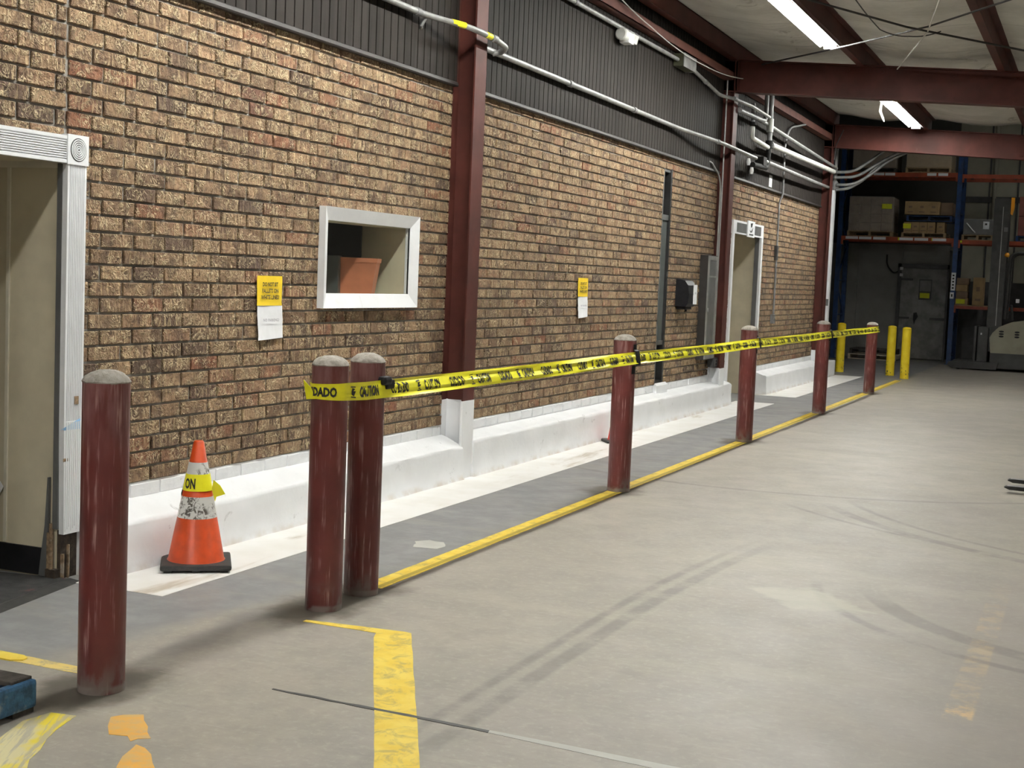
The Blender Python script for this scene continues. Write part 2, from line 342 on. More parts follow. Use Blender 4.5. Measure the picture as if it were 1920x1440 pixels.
# ------------------------------------------------------------------ mesh helpers
class MB:
    def __init__(s): s.v = []; s.f = []; s.sm = []; s.tint = []
    def add(s, vs_, fs, smooth=False, T=None):
        o = len(s.v)
        s.v += [tuple(T @ Vector(p)) if T is not None else tuple(p) for p in vs_]
        for q in fs: s.f.append(tuple(i + o for i in q)); s.sm.append(smooth)
        return s
    def box(s, x0, x1, y0, y1, z0, z1, T=None, c=0.):
        if c <= 0:
            v = [(x0, y0, z0), (x1, y0, z0), (x1, y1, z0), (x0, y1, z0), (x0, y0, z1), (x1, y0, z1), (x1, y1, z1), (x0, y1, z1)]
            return s.add(v, [(0, 3, 2, 1), (4, 5, 6, 7), (0, 1, 5, 4), (1, 2, 6, 5), (2, 3, 7, 6), (3, 0, 4, 7)], False, T)
        c = min(c, (x1 - x0) * .45, (y1 - y0) * .45, (z1 - z0) * .45)
        bm = bmesh.new(); bmesh.ops.create_cube(bm, size=1)
        for p in bm.verts: p.co = Vector(((x0 + x1) / 2 + p.co.x * (x1 - x0), (y0 + y1) / 2 + p.co.y * (y1 - y0), (z0 + z1) / 2 + p.co.z * (z1 - z0)))
        bmesh.ops.bevel(bm, geom=list(bm.edges), offset=c, segments=2, affect='EDGES', profile=.6)
        return s.bm(bm, T)
    def bm(s, bm, T=None, smooth=False):
        bm.verts.index_update()
        s.add([p.co.copy() for p in bm.verts], [[p.index for p in q.verts] for q in bm.faces], smooth, T); bm.free(); return s
    def prism(s, pts, a0, a1, axis='y', T=None):
        """polygon pts extruded along an axis from a0 to a1; pts are the other two coordinates in xyz order"""
        n = len(pts)
        def P(p, a):
            return {'x': (a, p[0], p[1]), 'y': (p[0], a, p[1]), 'z': (p[0], p[1], a)}[axis]
        v = [P(p, a0) for p in pts] + [P(p, a1) for p in pts]
        fs = [tuple(range(n - 1, -1, -1)), tuple(range(n, 2 * n))] + [(i, (i + 1) % n, n + (i + 1) % n, n + i) for i in range(n)]
        return s.add(v, fs, False, T)
    def lathe(s, prof, n=24, c=(0, 0, 0), T=None, jit=0., rng=None, cap=True):
        v = []
        for k, (rr, z) in enumerate(prof):
            for i in range(n):
                a = 2 * PI * i / n
                jr = 1 + (rng.uniform(-jit, jit) if rng else 0)
                v.append((c[0] + rr * jr * math.cos(a), c[1] + rr * jr * math.sin(a), c[2] + z + (rng.uniform(-jit, jit) * .12 if rng else 0)))
        fs = []
        for k in range(len(prof) - 1):
            for i in range(n):
                j = (i + 1) % n; fs.append((k * n + i, k * n + j, (k + 1) * n + j, (k + 1) * n + i))
        if cap: fs.append(tuple(range(n - 1, -1, -1))); m = (len(prof) - 1) * n; fs.append(tuple(m + i for i in range(n)))
        return s.add(v, fs, True, T)
    def tube(s, pts, rad, n=10, cap=True):
        pts = [Vector(p) for p in pts]
        rads = rad if isinstance(rad, (list, tuple)) else [rad] * len(pts)
        v = []; up = None
        for i, p in enumerate(pts):
            t = (pts[min(i + 1, len(pts) - 1)] - pts[max(i - 1, 0)]).normalized()
            if up is None:
                up = Vector((0, 0, 1)) if abs(t.z) < .9 else Vector((1, 0, 0))
            up = (up - t * up.dot(t)).normalized(); sd = t.cross(up)
            for k in range(n):
                a = 2 * PI * k / n; v.append(p + (up * math.cos(a) + sd * math.sin(a)) * rads[i])
        fs = [(i * n + k, i * n + (k + 1) % n, (i + 1) * n + (k + 1) % n, (i + 1) * n + k) for i in range(len(pts) - 1) for k in range(n)]
        if cap: fs += [tuple(range(n - 1, -1, -1)), tuple((len(pts) - 1) * n + k for k in range(n))]
        return s.add(v, fs, True)
    def build(s, name, mat, parent=None, label=None, kind=None):
        me = bpy.data.meshes.new(name)
        off = wloc(parent) if parent else None
        if off is None:
            xs, ys, zs = zip(*s.v); off = Vector(((min(xs) + max(xs)) / 2, (min(ys) + max(ys)) / 2, min(zs)))
            if kind == 'structure': off = Vector((0, 0, 0))
        me.from_pydata([tuple(Vector(p) - off) for p in s.v], [], s.f)
        me.polygons.foreach_set('use_smooth', s.sm)
        if s.tint:
            at = me.attributes.new('tint', 'FLOAT', 'FACE'); at.data.foreach_set('value', s.tint)
        me.validate(); me.update()
        if mat: me.materials.append(M[mat] if isinstance(mat, str) else mat)
        if any(s.sm): me.set_sharp_from_angle(angle=math.radians(40))
        o = bpy.data.objects.new(name, me); COL.objects.link(o)
        if parent: o.parent = parent
        else: o.location = off
        if label: o['label'] = label
        if kind: o['kind'] = kind
        return o
def wloc(o):
    v = Vector((0, 0, 0))
    while o: v += o.location; o = o.parent
    return v
def thing(name, label, cat, loc=(0, 0, 0), group=None):
    o = bpy.data.objects.new(name, None); COL.objects.link(o); o.location = loc; o.empty_display_size = .1
    o['label'] = label; o['category'] = cat
    if group: o['group'] = group
    return o
def tag(o, label, cat, group=None):
    o['label'] = label; o['category'] = cat
    if group: o['group'] = group
    return o
def bend(pts, n=6, rad=.12):
    """round the corners of a polyline"""
    P = [Vector(p) for p in pts]; out = [P[0]]
    for a, b, c in zip(P, P[1:], P[2:]):
        k = min(rad, (b - a).length * .45, (c - b).length * .45)
        p, q = b + (a - b).normalized() * k, b + (c - b).normalized() * k
        for i in range(n + 1):
            t = i / n; out.append(p * (1 - t) ** 2 + b * 2 * t * (1 - t) + q * t * t)
    out.append(P[-1]); return out
def rotz(a, at=(0, 0, 0)): return Matrix.Translation(at) @ Matrix.Rotation(a, 4, 'Z')

_txt = {}
def text_mesh(body, bold=.0, narrow=1.):
    """(verts, faces) of the text, cap height 1, starting at x=0"""
    k = (body, bold, narrow)
    if k in _txt: return _txt[k]
    cu = bpy.data.curves.new('lettering', 'FONT'); cu.body = body; cu.size = 1; cu.offset = bold; cu.resolution_u = 2
    ob = bpy.data.objects.new('lettering_tmp', cu); COL.objects.link(ob)
    dg = bpy.context.evaluated_depsgraph_get(); me = bpy.data.meshes.new_from_object(ob.evaluated_get(dg))
    v = [p.co.copy() for p in me.vertices]; fs = [tuple(q.vertices) for q in me.polygons]
    bpy.data.objects.remove(ob); bpy.data.curves.remove(cu); bpy.data.meshes.remove(me)
    x0 = min(p.x for p in v); h = .69
    v = [((p.x - x0) / h * narrow, p.y / h) for p in v]
    _txt[k] = (v, fs); return _txt[k]
def put_text(mb, body, h, place, bold=.02, width=None, center=False):
    v, fs = text_mesh(body, bold); wd = max(p[0] for p in v) * h
    sx = h if width is None else width / max(p[0] for p in v)
    ox = -.5 * max(p[0] for p in v) * sx if center else 0
    mb.add([place(ox + p[0] * sx, p[1] * h) for p in v], fs)

def rects_minus(y0, y1, z0, z1, holes):
    ys = sorted({y0, y1, *[min(max(h[i], y0), y1) for h in holes for i in (0, 1)]}); zs = sorted({z0, z1, *[min(max(h[i], z0), z1) for h in holes for i in (2, 3)]})
    for a, b in zip(ys, ys[1:]):
        for c, e in zip(zs, zs[1:]):
            m, n = (a + b) / 2, (c + e) / 2
            if not any(h[0] < m < h[1] and h[2] < n < h[3] for h in holes): yield a, b, c, e

# ------------------------------------------------------------------ room shell
def struct(mb, name, mat, label=None): return mb.build(name, mat, None, label, 'structure')
fl = struct(MB().box(-8, 12, -11, 32, -.2, 0), 'floor', 'f_floor', 'worn grey concrete warehouse floor')
def ceil_z(x): return 4.62 - .063 * x
PURLINS = [.2, 1.75, 3.38, 5.0, 6.62, 8.24, 9.86]
cm = MB(); xs = [-.35 + i * .12 for i in range(86)]; ys = [-10.5 + i * .3 for i in range(99)]
rc = random.Random(3)
for x in xs:
    g = [abs(x - p) for p in PURLINS]; near = min(g)
    for y in ys:
        z = ceil_z(x) - .075 * math.sin(min(near / .8, 1) * PI / 2) ** 2 - .025 * math.sin(y * 2.1 + x) * min(near, .4) + rc.uniform(-.004, .004)
        cm.v.append((x, y, z))
n = len(ys)
for i in range(len(xs) - 1):
    for j in range(n - 1): cm.f.append((i * n + j, i * n + j + 1, (i + 1) * n + j + 1, (i + 1) * n + j)); cm.sm.append(True)
struct(cm, 'ceiling', 'ceiling', 'sagging off-white vinyl faced roof insulation')
struct(MB().box(-8, 12, 18.9, 32, 7.5, 7.6).box(-8, 12, 18.9, 19.0, 4.7, 7.6), 'ceiling.001', 'dark_wall', 'high dark roof over the racking area')
struct(MB().box(9.6, 9.8, -11, 32, 0, 7.5), 'wall_right', 'wall_plain')
struct(MB().box(-8, 12, -11, -10.6, 0, 7.5), 'wall_front', 'wall_plain')
struct(MB().box(-8.2, -8, 19, 32, 0, 7.5), 'wall_back.001', 'dark_wall', 'dark wall at the side of the racking')

# ---- brick wall in three bays
C_, B_ = .08128, .254; Z0 = 2.770
wall_label = {0: 'brown brick wall bay with the small white framed window', 1: 'brown brick wall bay between the two near red columns', 2: 'brown brick wall bay with the far white framed door'}
variants = []
def brick_shape(L, H, rng, D=.07):
    """face at x=0, y 0..L, z 0..H, chamfered and slightly uneven"""
    c = .0035; v = []; fs = []
    j = lambda a: rng.uniform(-a, a)
    ny = 4 if L > .12 else 2
    front = [[(j(.0022), c + (L - 2 * c) * i / ny + (j(.008) if 0 < i < ny else 0), c + (H - 2 * c) * k / 2 + (j(.006) if k == 1 else 0)) for i in range(ny + 1)] for k in range(3)]
    idx = {}
    for k in range(3):
        for i in range(ny + 1): idx[k, i] = len(v); v.append(front[k][i])
    for k in range(2):
        for i in range(ny): fs.append((idx[k, i], idx[k, i + 1], idx[k + 1, i + 1], idx[k + 1, i]))
    s0 = len(v); m = [(-c, j(.0015), j(.001)), (-c, L + j(.0015), j(.001)), (-c, L + j(.0015), H + j(.001)), (-c, j(.0015), H + j(.001))]
    v += m; v += [(-D, 0, 0), (-D, L, 0), (-D, L, H), (-D, 0, H)]
    fs.append(tuple([s0, s0 + 1] + [idx[0, i] for i in range(ny, -1, -1)]))
    fs.append(tuple([s0 + 2, s0 + 3] + [idx[2, i] for i in range(ny + 1)]))
    fs.append((s0 + 1, s0 + 2, idx[2, ny], idx[1, ny], idx[0, ny])); fs.append((s0 + 3, s0, idx[0, 0], idx[1, 0], idx[2, 0]))
    for a in range(4): b = (a + 1) % 4; fs.append((s0 + 4 + a, s0 + 4 + b, s0 + b, s0 + a))
    return v, fs
rb = random.Random(11)
FULL = (B_ - .0165, C_ - .0125)
for i in range(8):
    v, fs = brick_shape(*FULL, rb); me = bpy.data.meshes.new('brick'); me.from_pydata(v, [], fs); me.materials.append(M['brick']); me.update(); variants.append(me)
white_variants = []
for i in range(4):
    v, fs = brick_shape(*FULL, rb); me = bpy.data.meshes.new('white_brick'); me.from_pydata(v, [], fs); me.materials.append(M['white_masonry']); me.update(); white_variants.append(me)

def brick_bay(bay, y0, y1, offs, holes, cut=None, ytop=2.985):
    wall_mb = MB()
    for a, b, c, e in rects_minus(y0, y1, 0, ytop + .02, holes): wall_mb.box(-.26, -.0135, a, b, c, e)
    wall = struct(wall_mb, 'wall_left' + ('.%03d' % bay if bay else ''), 'mortar', wall_label[bay])
    pb = MB()
    for a, b, c, e in rects_minus(y0, y1, .2, Z0 - 29 * C_ - .004, holes): pb.box(-.04, -.0055, a, b, c, e)
    pb.build('painted_mortar', 'white_masonry', wall, 'white painted mortar of the lowest courses')
    bricks = []
    for k in range(-3, 32):
        zb = Z0 - k * C_; zt = zb + FULL[1]
        if zb > ytop: continue
        o = offs(k); j0 = math.floor((y0 - o) / B_) - 1
        spans = []
        j = j0
        while j * B_ + o < y1:
            a, b = j * B_ + o + .008, (j + 1) * B_ + o - .0085; j += 1
            if cut is not None and a < cut < b:
                spans += [(a, cut - .008), (cut + .008, b)]
            else: spans.append((a, b))
        for a, b in spans:
            segs = [(max(a, y0), min(b, y1))]
            for h in holes:
                if min(zt, h[3]) - max(zb, h[2]) > .3 * (zt - zb):
                    ns = []
                    for p, q in segs:
                        if q <= h[0] or p >= h[1]: ns.append((p, q)); continue
                        if p < h[0] - .02: ns.append((p, h[0]))
                        if q > h[1] + .02: ns.append((h[1], q))
                    segs = ns
            for p, q in segs:
                if q - p > .02: bricks.append((p, q, zb, min(zt, ytop + .01), k >= 30))
    def rank(bk):
        s = project((0, (bk[0] + bk[1]) / 2, (bk[2] + bk[3]) / 2))
        off = s is None or not (-20 < s[0] < 1940 and -20 < s[1] < 1460)
        return (off, s[2] if s else 99)
    bricks.sort(key=rank)
    rw = random.Random(20 + bay); cnt = {True: 0, False: 0}; stuff = {True: MB(), False: MB()}
    for p, q, zb, zt, white in bricks:
        lim = 100 if white else 300
        nm = 'white_brick' if white else 'brick'; mt = 'white_masonry' if white else 'brick'
        full = abs(q - p - FULL[0]) < .002 and abs(zt - zb - FULL[1]) < .002
        px = rw.uniform(-.0025, .0035)
        if cnt[white] < lim:
            cnt[white] += 1
            if full: me = rw.choice(white_variants if white else variants)
            else:
                v, fs = brick_shape(q - p, zt - zb, rw); me = bpy.data.meshes.new(nm); me.from_pydata(v, [], fs); me.materials.append(M[mt]); me.update()
            o = bpy.data.objects.new(nm, me); COL.objects.link(o); o.parent = wall
            o.location = (px, p, zb); o.rotation_euler = (rw.uniform(-.006, .006), rw.uniform(-.03, .03), rw.uniform(-.012, .012))
        else:
            v, fs = brick_shape(q - p, zt - zb, rw); mb = stuff[white]
            mb.add(v, fs, False, Matrix.Translation((px, p, zb)) @ Matrix.Rotation(rw.uniform(-.012, .012), 4, 'Z')); t = rw.random(); mb.tint += [t] * len(fs)
    for white, mb in stuff.items():
        if mb.v: mb.build('far_white_brick' if white else 'far_brick', 'white_masonry' if white else 'brick_stuff', wall, kind='stuff')
    return wall
T3 = B_ / 3
WIN1 = (2.14, 3.325, 1.38, 1.905)
DOOR1 = (-1.25, -.20, -1, 2.10)
SLOT = (9.46, 9.80, .38, 2.87)
DOOR2 = (12.70, 14.36, -1, 2.38)
brick_bay(0, -2.4, 3.955, lambda k: 0 if k % 2 == 0 else -T3, [WIN1, DOOR1], cut=-.265)
brick_bay(1, 4.19, 11.78, lambda k: 4.712 if k % 2 else 4.712 + T3, [SLOT])
brick_bay(2, 11.95, 18.66, lambda k: .06 if k % 2 else .06 + T3, [DOOR2])
struct(MB().box(-.26, -.02, -11, -2.4, 0, 4.7).box(-.26, -.02, 3.9, 4.25, 0, 4.7).box(-.26, -.02, 11.7, 12.0, 0, 4.7).box(-.26, -.02, 18.6, 19.2, 0, 4.7).box(-.26, -.03, -2.4, 18.7, 3.0, 4.72).box(-8, -.03, 19.0, 19.2, 0, 7.5), 'wall_left.003', 'siding', 'dark backing wall behind the columns and siding')

# ---- dark grooved siding above the brick, one sheet wall per bay
def siding(y0, y1, name, label):
    mb = MB(); p = .1016; y = y0; prof = [(-.02, y0)]
    pts = []
    while y < y1 - .02:
        e = min(y + p, y1)
        pts += [(.03, y + .013), (.03, e - .0)]
        pts += [(.01, e), (.01, e + .013)] if e < y1 - .02 else []
        y += p
    v = []; fs = []
    for (x, yy) in pts: v += [(x, min(yy, y1), 2.995), (x, min(yy, y1), 4.7)]
    for i in range(len(pts) - 1): fs.append((2 * i, 2 * i + 2, 2 * i + 3, 2 * i + 1))
    mb.add(v, fs)
    o = struct(mb, name, 'siding', label)
    t = MB(); t.prism([(-.02, 2.978), (.04, 2.976), (.046, 2.984), (.04, 3.006), (.026, 3.014), (-.02, 3.014)], y0, y1, 'y'); t.build('drip_trim', 'siding_trim', o, 'dark metal drip edge over the brick')
siding(-2.4, 3.955, 'wall_left.004', 'dark brown grooved siding over the window bay')
siding(4.17, 11.74, 'wall_left.005', 'dark brown grooved siding over the middle bay')
siding(11.94, 18.66, 'wall_left.006', 'dark brown grooved siding over the far door bay')

# ---- white painted concrete curb along the wall foot
def curb(name, y0, y1, ztop, zback, label, round_end=False):
    rg = random.Random(int(y0 * 10) + 5)
    prof = [(-.015, 0), (-.015, zback), (.04, zback - .012), (.14, ztop + .012), (.166, ztop + .006), (.179, ztop - .003), (.184, ztop - .02), (.186, .12), (.192, .03), (.2, .0)]
    ys_ = [y0]
    while ys_[-1] < y1 - .2: ys_.append(ys_[-1] + .16)
    ys_.append(y1); mb = MB(); m = len(prof)
    for i, y in enumerate(ys_):
        e = 1.
        if round_end and y > y1 - .35: e = math.sqrt(max(0.04, 1 - ((y - (y1 - .35)) / .36) ** 2))
        for k, (x, z) in enumerate(prof):
            jx = rg.uniform(-.005, .005) if k > 2 else 0; jz = rg.uniform(-.005, .005) if 1 < k < 8 else 0
            mb.v.append((x * (e if x > 0 else 1) + jx, y, z * (.6 + .4 * e) + jz))
    for i in range(len(ys_) - 1):
        for k in range(m - 1): mb.f.append((i * m + k, (i + 1) * m + k, (i + 1) * m + k + 1, i * m + k + 1)); mb.sm.append(True)
    mb.f += [tuple(range(m)), tuple(range((len(ys_) - 1) * m + m - 1, (len(ys_) - 1) * m - 1, -1))]; mb.sm += [False, False]
    return struct(mb, name, 'white_masonry', label)
curb('baseboard_left', -.145, 3.985, .256, .335, 'white painted concrete curb below the window bay')
curb('baseboard_left.001', 4.17, 12.62, .283, .325, 'white painted concrete curb of the middle bay with a rounded end', True)
curb('baseboard_left.002', 14.42, 18.66, .27, .33, 'white painted concrete curb beyond the far door')
struct(MB().box(-.1, .2, 18.86, 20.0, 0, .29, c=.02), 'baseboard_left.003', 'white_masonry', 'white painted concrete curb end at the wall corner')
struct(MB().prism([(.0, .39), (.0, .3), (.045, .3), (.045, .4), (.02, .43)], 9.42, 9.84, 'y'), 'trim_1', 'white_masonry', 'white painted sill lump under the narrow window')

# ---- steel columns (I sections) with white painted feet
def column(name, yc, label, foot=.6, fx=.17, ztop=4.55):
    h = .1
    def sec(z0, z1, g=0.):
        return MB().box(-.02 - g, -.008 + g, yc - h - g, yc + h + g, z0, z1).box(-.01, fx - .01, yc - .005 - g, yc + .005 + g, z0, z1).box(fx - .012 - g, fx + g, yc - h - g, yc + h + g, z0, z1)
    o = struct(sec(foot, ztop), name, 'red_steel', label)
    p = sec(0, foot + .004, .004)
    p.prism([(-.02, 0), (fx - .02, 0), (fx - .02, foot - .02), (-.02, foot + .01)], yc - .02, yc - .012, 'y')
    p.build('painted_foot', 'white_masonry', o, 'white painted foot of the column')
    b = MB()
    for z in (foot + .3,): b.box(fx - .001, fx + .012, yc - .02, yc + .02, z, z + .004)
    return o
COLY = (4.075, 11.85, 18.76)
column('steel_column', COLY[0], 'dark red steel column between the window bay and the middle bay')
column('steel_column.001', COLY[1], 'dark red steel column beside the far white door frame', .5)
column('steel_column.002', COLY[2], 'dark red steel column at the far end of the brick wall', .5)
def ibeam(y, label, name):
    o = MB(); x0, x1 = .0, 9.6; hb = .1
    def z(x, dz): return ceil_z(x) - .2 + dz
    def slab(ya, yb, d0, d1): o.add([(x, yy, z(x, dd)) for x in (x0, x1) for yy in (ya, yb) for dd in (d0, d1)], [(0, 1, 3, 2), (4, 6, 7, 5), (0, 4, 5, 1), (2, 3, 7, 6), (0, 2, 6, 4), (1, 5, 7, 3)])
    slab(y - hb, y + hb, -.012, 0); slab(y - .005, y + .005, -.39, -.01); slab(y - hb, y + hb, -.40, -.388)
    for xx in (.2, 1.75, 3.38, 5.):
        o.add([(xx + a, yy, z(xx, dd)) for a in (-.005, .005) for yy in (y - hb, y + hb) for dd in (-.39, -.01)], [(0, 1, 3, 2), (4, 6, 7, 5), (0, 4, 5, 1), (2, 3, 7, 6), (0, 2, 6, 4), (1, 5, 7, 3)]) if xx in (.2,) else None
    b = struct(o, name, 'red_steel', label)
    bo = MB()
    for xx in [1.55 + i * .42 for i in range(5)] + [3.2, 3.5, 4.8]:
        for dd in (-.06, -.33): bo.lathe([(.022, 0), (.022, .012)], 6, T=Matrix.Translation((xx, y - .005, z(xx, dd))) @ Matrix.Rotation(PI / 2, 4, 'X'))
    bo.build('bolt_heads', 'red_steel', b, kind='stuff')
ibeam(-3.6, 'dark red roof beam over the near bay', 'roof_beam.002')
ibeam(COLY[0], 'dark red roof beam over the near column', 'roof_beam.003')
ibeam(COLY[1], 'dark red tapered roof beam crossing under the far lamp', 'roof_beam')
ibeam(COLY[2], 'dark red roof beam where the racking begins', 'roof_beam.001')
def zpurlin(x, name, label, y0=-10.5, y1=19.0, mat='red_steel'):
    z1 = ceil_z(x) - .004
    mb = MB().box(x - .004, x + .004, y0, y1, z1 - .2, z1).box(x - .075, x + .004, y0, y1, z1 - .204, z1 - .196).box(x, x + .07, y0, y1, z1 - .008, z1).box(x - .078, x - .07, y0, y1, z1 - .2, z1 - .18)
    struct(mb, name, mat, label)
for i, x in enumerate(PURLINS[1:6]): zpurlin(x, 'purlin_beam' + ('.%03d' % i if i else ''), 'dark red roof purlin %s' % ('next to the lamp row', 'two bays out from the brick wall', 'over the aisle', 'past the aisle', 'over the far side of the aisle')[i])
struct(MB().box(.19, .2, -10.5, 19, 4.40, 4.60).box(.1, .2, -10.5, 19, 4.395, 4.405).box(.1, .2, -10.5, 19, 4.59, 4.6), 'eave_beam', 'red_steel', 'dark red eave strut along the wall top')
struct(MB().box(.03, .15, 4.18, 11.74, 4.15, 4.156).box(.14, .15, 4.18, 11.74, 4.15, 4.25).box(.03, .15, 4.18, 11.74, 4.244, 4.25), 'girt_beam', 'red_steel_lit', 'red wall girt coloured as lit over the middle bay')
struct(MB().box(.03, .15, 11.96, 18.66, 4.13, 4.136).box(.14, .15, 11.96, 18.66, 4.13, 4.24).box(.03, .15, 11.96, 18.66, 4.234, 4.24), 'girt_beam.001', 'red_steel_lit', 'red wall girt coloured as lit over the far door bay')

# ---- painted floor markings: thin coats that belong to the floor
def coat(name, poly, mat, z=.0015, label=None):
    n = len(poly); mb = MB()
    mb.add([(x, y, z) for x, y in poly] + [(x, y, 0) for x, y in poly], [tuple(range(n))] + [(i, n + i, n + (i + 1) % n, (i + 1) % n) for i in range(n)])
    return mb.build(name, mat, fl, label)
def ragged(poly, step, amp, rng):
    out = []
    for a, b in zip(poly, poly[1:] + poly[:1]):
        a, b = Vector(a), Vector(b); k = max(1, int((b - a).length / step))
        for i in range(k):
            p = a.lerp(b, i / k); out.append((p.x + rng.uniform(-amp, amp), p.y + rng.uniform(-amp, amp)))
    return out
rf = random.Random(5)
coat('painted_pad', [(.1, -.285), (.63, -.285), (.63, 12.97), (.1, 12.97)], 'f_white', label='white painted floor strip beside the near curbs')
coat('painted_pad', [(-.1, 14.28), (.65, 14.28), (.67, 20.25), (-.1, 20.25)], 'f_white', label='white painted floor strip beyond the far door')
coat('painted_line', ragged([(1.30, .42), (1.418, .42), (1.418, 19.85), (1.30, 19.85)], .12, .0025, rf), 'f_yellow', label='long yellow line past the bollard feet')
coat('painted_line', ragged([(1.43, -.335), (1.80, -.335), (1.83, -.41), (2.63, -1.86), (2.76, -1.80), (1.935, -.262), (1.90, -.255), (1.43, -.305)], .1, .0018, rf), 'f_yellow', .002, 'bent yellow line on the open floor')
coat('painted_line', ragged([(.3, -1.37), (1.07, -1.375), (1.15, -1.45), (.3, -1.46)], .1, .008, rf), 'f_pale yellow', label='worn pale yellow line near the door mat')
coat('painted_line', ragged([(1.35, -1.86), (1.35, -1.969), (1.408, -2.153), (1.50, -2.5), (1.75, -2.5), (1.668, -2.328), (1.50, -1.996), (1.445, -1.835)], .08, .012, rf), 'f_scraped yellow', label='scraped yellow stroke beside the pallet')
coat('painted_patch', ragged([(1.561, -1.80), (1.674, -1.939), (1.734, -1.929), (1.778, -1.957), (1.783, -1.931), (1.814, -1.907), (1.647, -1.723), (1.592, -1.755)], .06, .006, rf), 'f_orange', label='orange paint patch with a ragged corner')
coat('painted_patch', ragged([(1.818, -1.976), (1.822, -2.02), (1.847, -2.091), (1.94, -2.24), (2.06, -2.18), (1.914, -2.031), (1.858, -1.988)], .06, .006, rf), 'f_orange', label='rounder orange paint patch')
coat('curled_tape', [(.45, -1.375), (.80, -1.378), (.835, -1.40), (.84, -1.43), (.80, -1.455), (.45, -1.46)], 'f_yellow', .006, 'curled end of bright yellow floor tape')
coat('joint_filler', ragged([(2.73, -1.265), (3.42, -1.29), (8.5, -1.53), (8.5, -1.585), (3.40, -1.343), (2.73, -1.288)], .25, .004, rf), 'f_filler', label='pale filled floor joint')
coat('floor_crack', ragged([(1.86, -1.243), (2.3, -1.252), (2.76, -1.268), (2.76, -1.292), (2.3, -1.272), (1.86, -1.251)], .06, .004, rf), 'dark_grey', .0022, 'dark open end of the floor joint')
coat('worn_spot', ragged([(1.0, 1.6), (1.08, 1.45), (1.2, 1.46), (1.23, 1.55), (1.15, 1.67), (1.05, 1.68)], .05, .012, rf), 'f_filler', label='pale worn spot in the grey walkway')

# ------------------------------------------------------------------ near door opening
d1 = struct(MB().box(-1.7, -.02, -.265, -.16, 0, 2.1).box(-1.7, -1.6, -1.5, -.16, 0, 2.5).box(-1.7, -.26, -1.5, -1.3, 0, 2.5).box(-1.7, -.0, -1.5, -.16, 2.03, 2.1), 'door_1', 'beige', 'open doorway with beige hall walls and a broken white frame')
MB().box(-1.7, -.02, -.276, -.264, 2.0, 2.03).build('ceiling_batten', 'beige_trim', d1)
MB().box(-.352, -.334, -.274, -.264, .15, 2.0).build('wall_batten', 'beige_trim', d1, 'pale vertical seam batten')
MB().box(-1.6, -.1, -.277, -.264, .01, .145).build('hall_baseboard', 'black', d1, 'black rubber hall baseboard')
hc = MB(); pr = [(.0, 2.022)]
zz = 2.022; pts = [(.0, 2.022), (.03, 2.022), (.03, 2.036)]
for i in range(9):
    z = 2.040 + i * .0112; pts += [(.022, z), (.022, z + .004), (.03, z + .006)]
pts += [(.03, 2.152), (.0, 2.152)]
hc.prism(pts, -1.3, -.293, 'y'); hc.build('head_casing', 'white_trim', d1, 'fluted white head casing')
cb = MB().box(.0, .036, -.293, -.146, 2.018, 2.160)
for k, rr in enumerate((.05, .04, .03, .02, .01)):
    pr_ = [(rr, 0), (rr, .004), (rr - .004, .004), (rr - .004, 0)]
    cb.lathe([(rr + .0015, -.001), (rr + .0015, .004), (rr - .0035, .004), (rr - .0045, -.001)], 28, T=Matrix.Translation((.036, -.2195, 2.089)) @ Matrix.Rotation(PI / 2, 4, 'Y'), cap=False)
cbo = cb.build('corner_block', 'white_trim', d1, 'square corner block with a round target rosette')
ros = MB().lathe([(.0565, -.001), (.0565, .0012)], 28, T=Matrix.Translation((.036, -.2195, 2.089)) @ Matrix.Rotation(PI / 2, 4, 'Y'))
ros.build('rosette_groove_shade', 'dark_grey', cbo)  # dark disc behind the rings paints the shadow of their grooves
def fluted(z0, z1, y0, y1, bot=None):
    mb = MB(); pts = [(.0, y0), (.03, y0), (.03, y0 + .012)]; m = 9; st = (y1 - y0 - .024) / m
    for i in range(m):
        y = y0 + .012 + i * st; pts += [(.03, y + st * .15), (.024, y + st * .3), (.024, y + st * .7), (.03, y + st * .85)]
    pts += [(.03, y1), (.0, y1)]
    mb.prism(pts, z0, z1, 'z'); return mb
sc = fluted(.78, 2.018, -.285, -.152); sc.build('side_casing', 'white_trim', d1, 'fluted white side casing')
sc2 = MB().add(*((lambda v, f_: (v, f_))(*[[(x, y, z) for z in (.225, .78) for x, y in ((0, -.285 if z > .5 else -.275), (.03, -.285 if z > .5 else -.275), (.03, -.155 if z > .5 else -.162), (0, -.155 if z > .5 else -.162))], [(3, 2, 1, 0), (4, 5, 6, 7), (0, 1, 5, 4), (1, 2, 6, 5), (2, 3, 7, 6), (3, 0, 4, 7)]])))
for i in range(8):
    y = -.268 + i * .0135; sc2.box(.029, .033, y, y + .007, .24 + .01 * (i % 3), .775)
sc2.build('side_casing', 'white_trim', d1, 'chipped lower end of the white side casing')
MB().prism([(-.309, .742), (-.17, .748), (-.17, .79)], .0302, .0312, 'x').box(.0302, .0312, -.286, -.17, .738, .746).build('masking_tape', 'blue_tape', d1, 'torn scrap of pale blue tape')
MB().box(.0301, .032, -.215, -.185, .86, .90).build('chipped_spot', 'raw_wood', d1, 'chipped hole in the casing')
MB().box(.0301, .032, -.287, -.245, .585, .600).build('chipped_spot', 'raw_wood', d1)
MB().box(.0, .012, -.15, -.142, .24, .62).build('bare_edge', 'raw_wood', d1, 'bare orange wood edge')
MB().box(-.02, .0, -.262, -.145, 0, .24).box(-.06, -.0, -.30, -.262, .0, .05).build('door_jamb', 'dark_wood', d1, 'rotten dark jamb foot')
jr = random.Random(9); sp = MB()
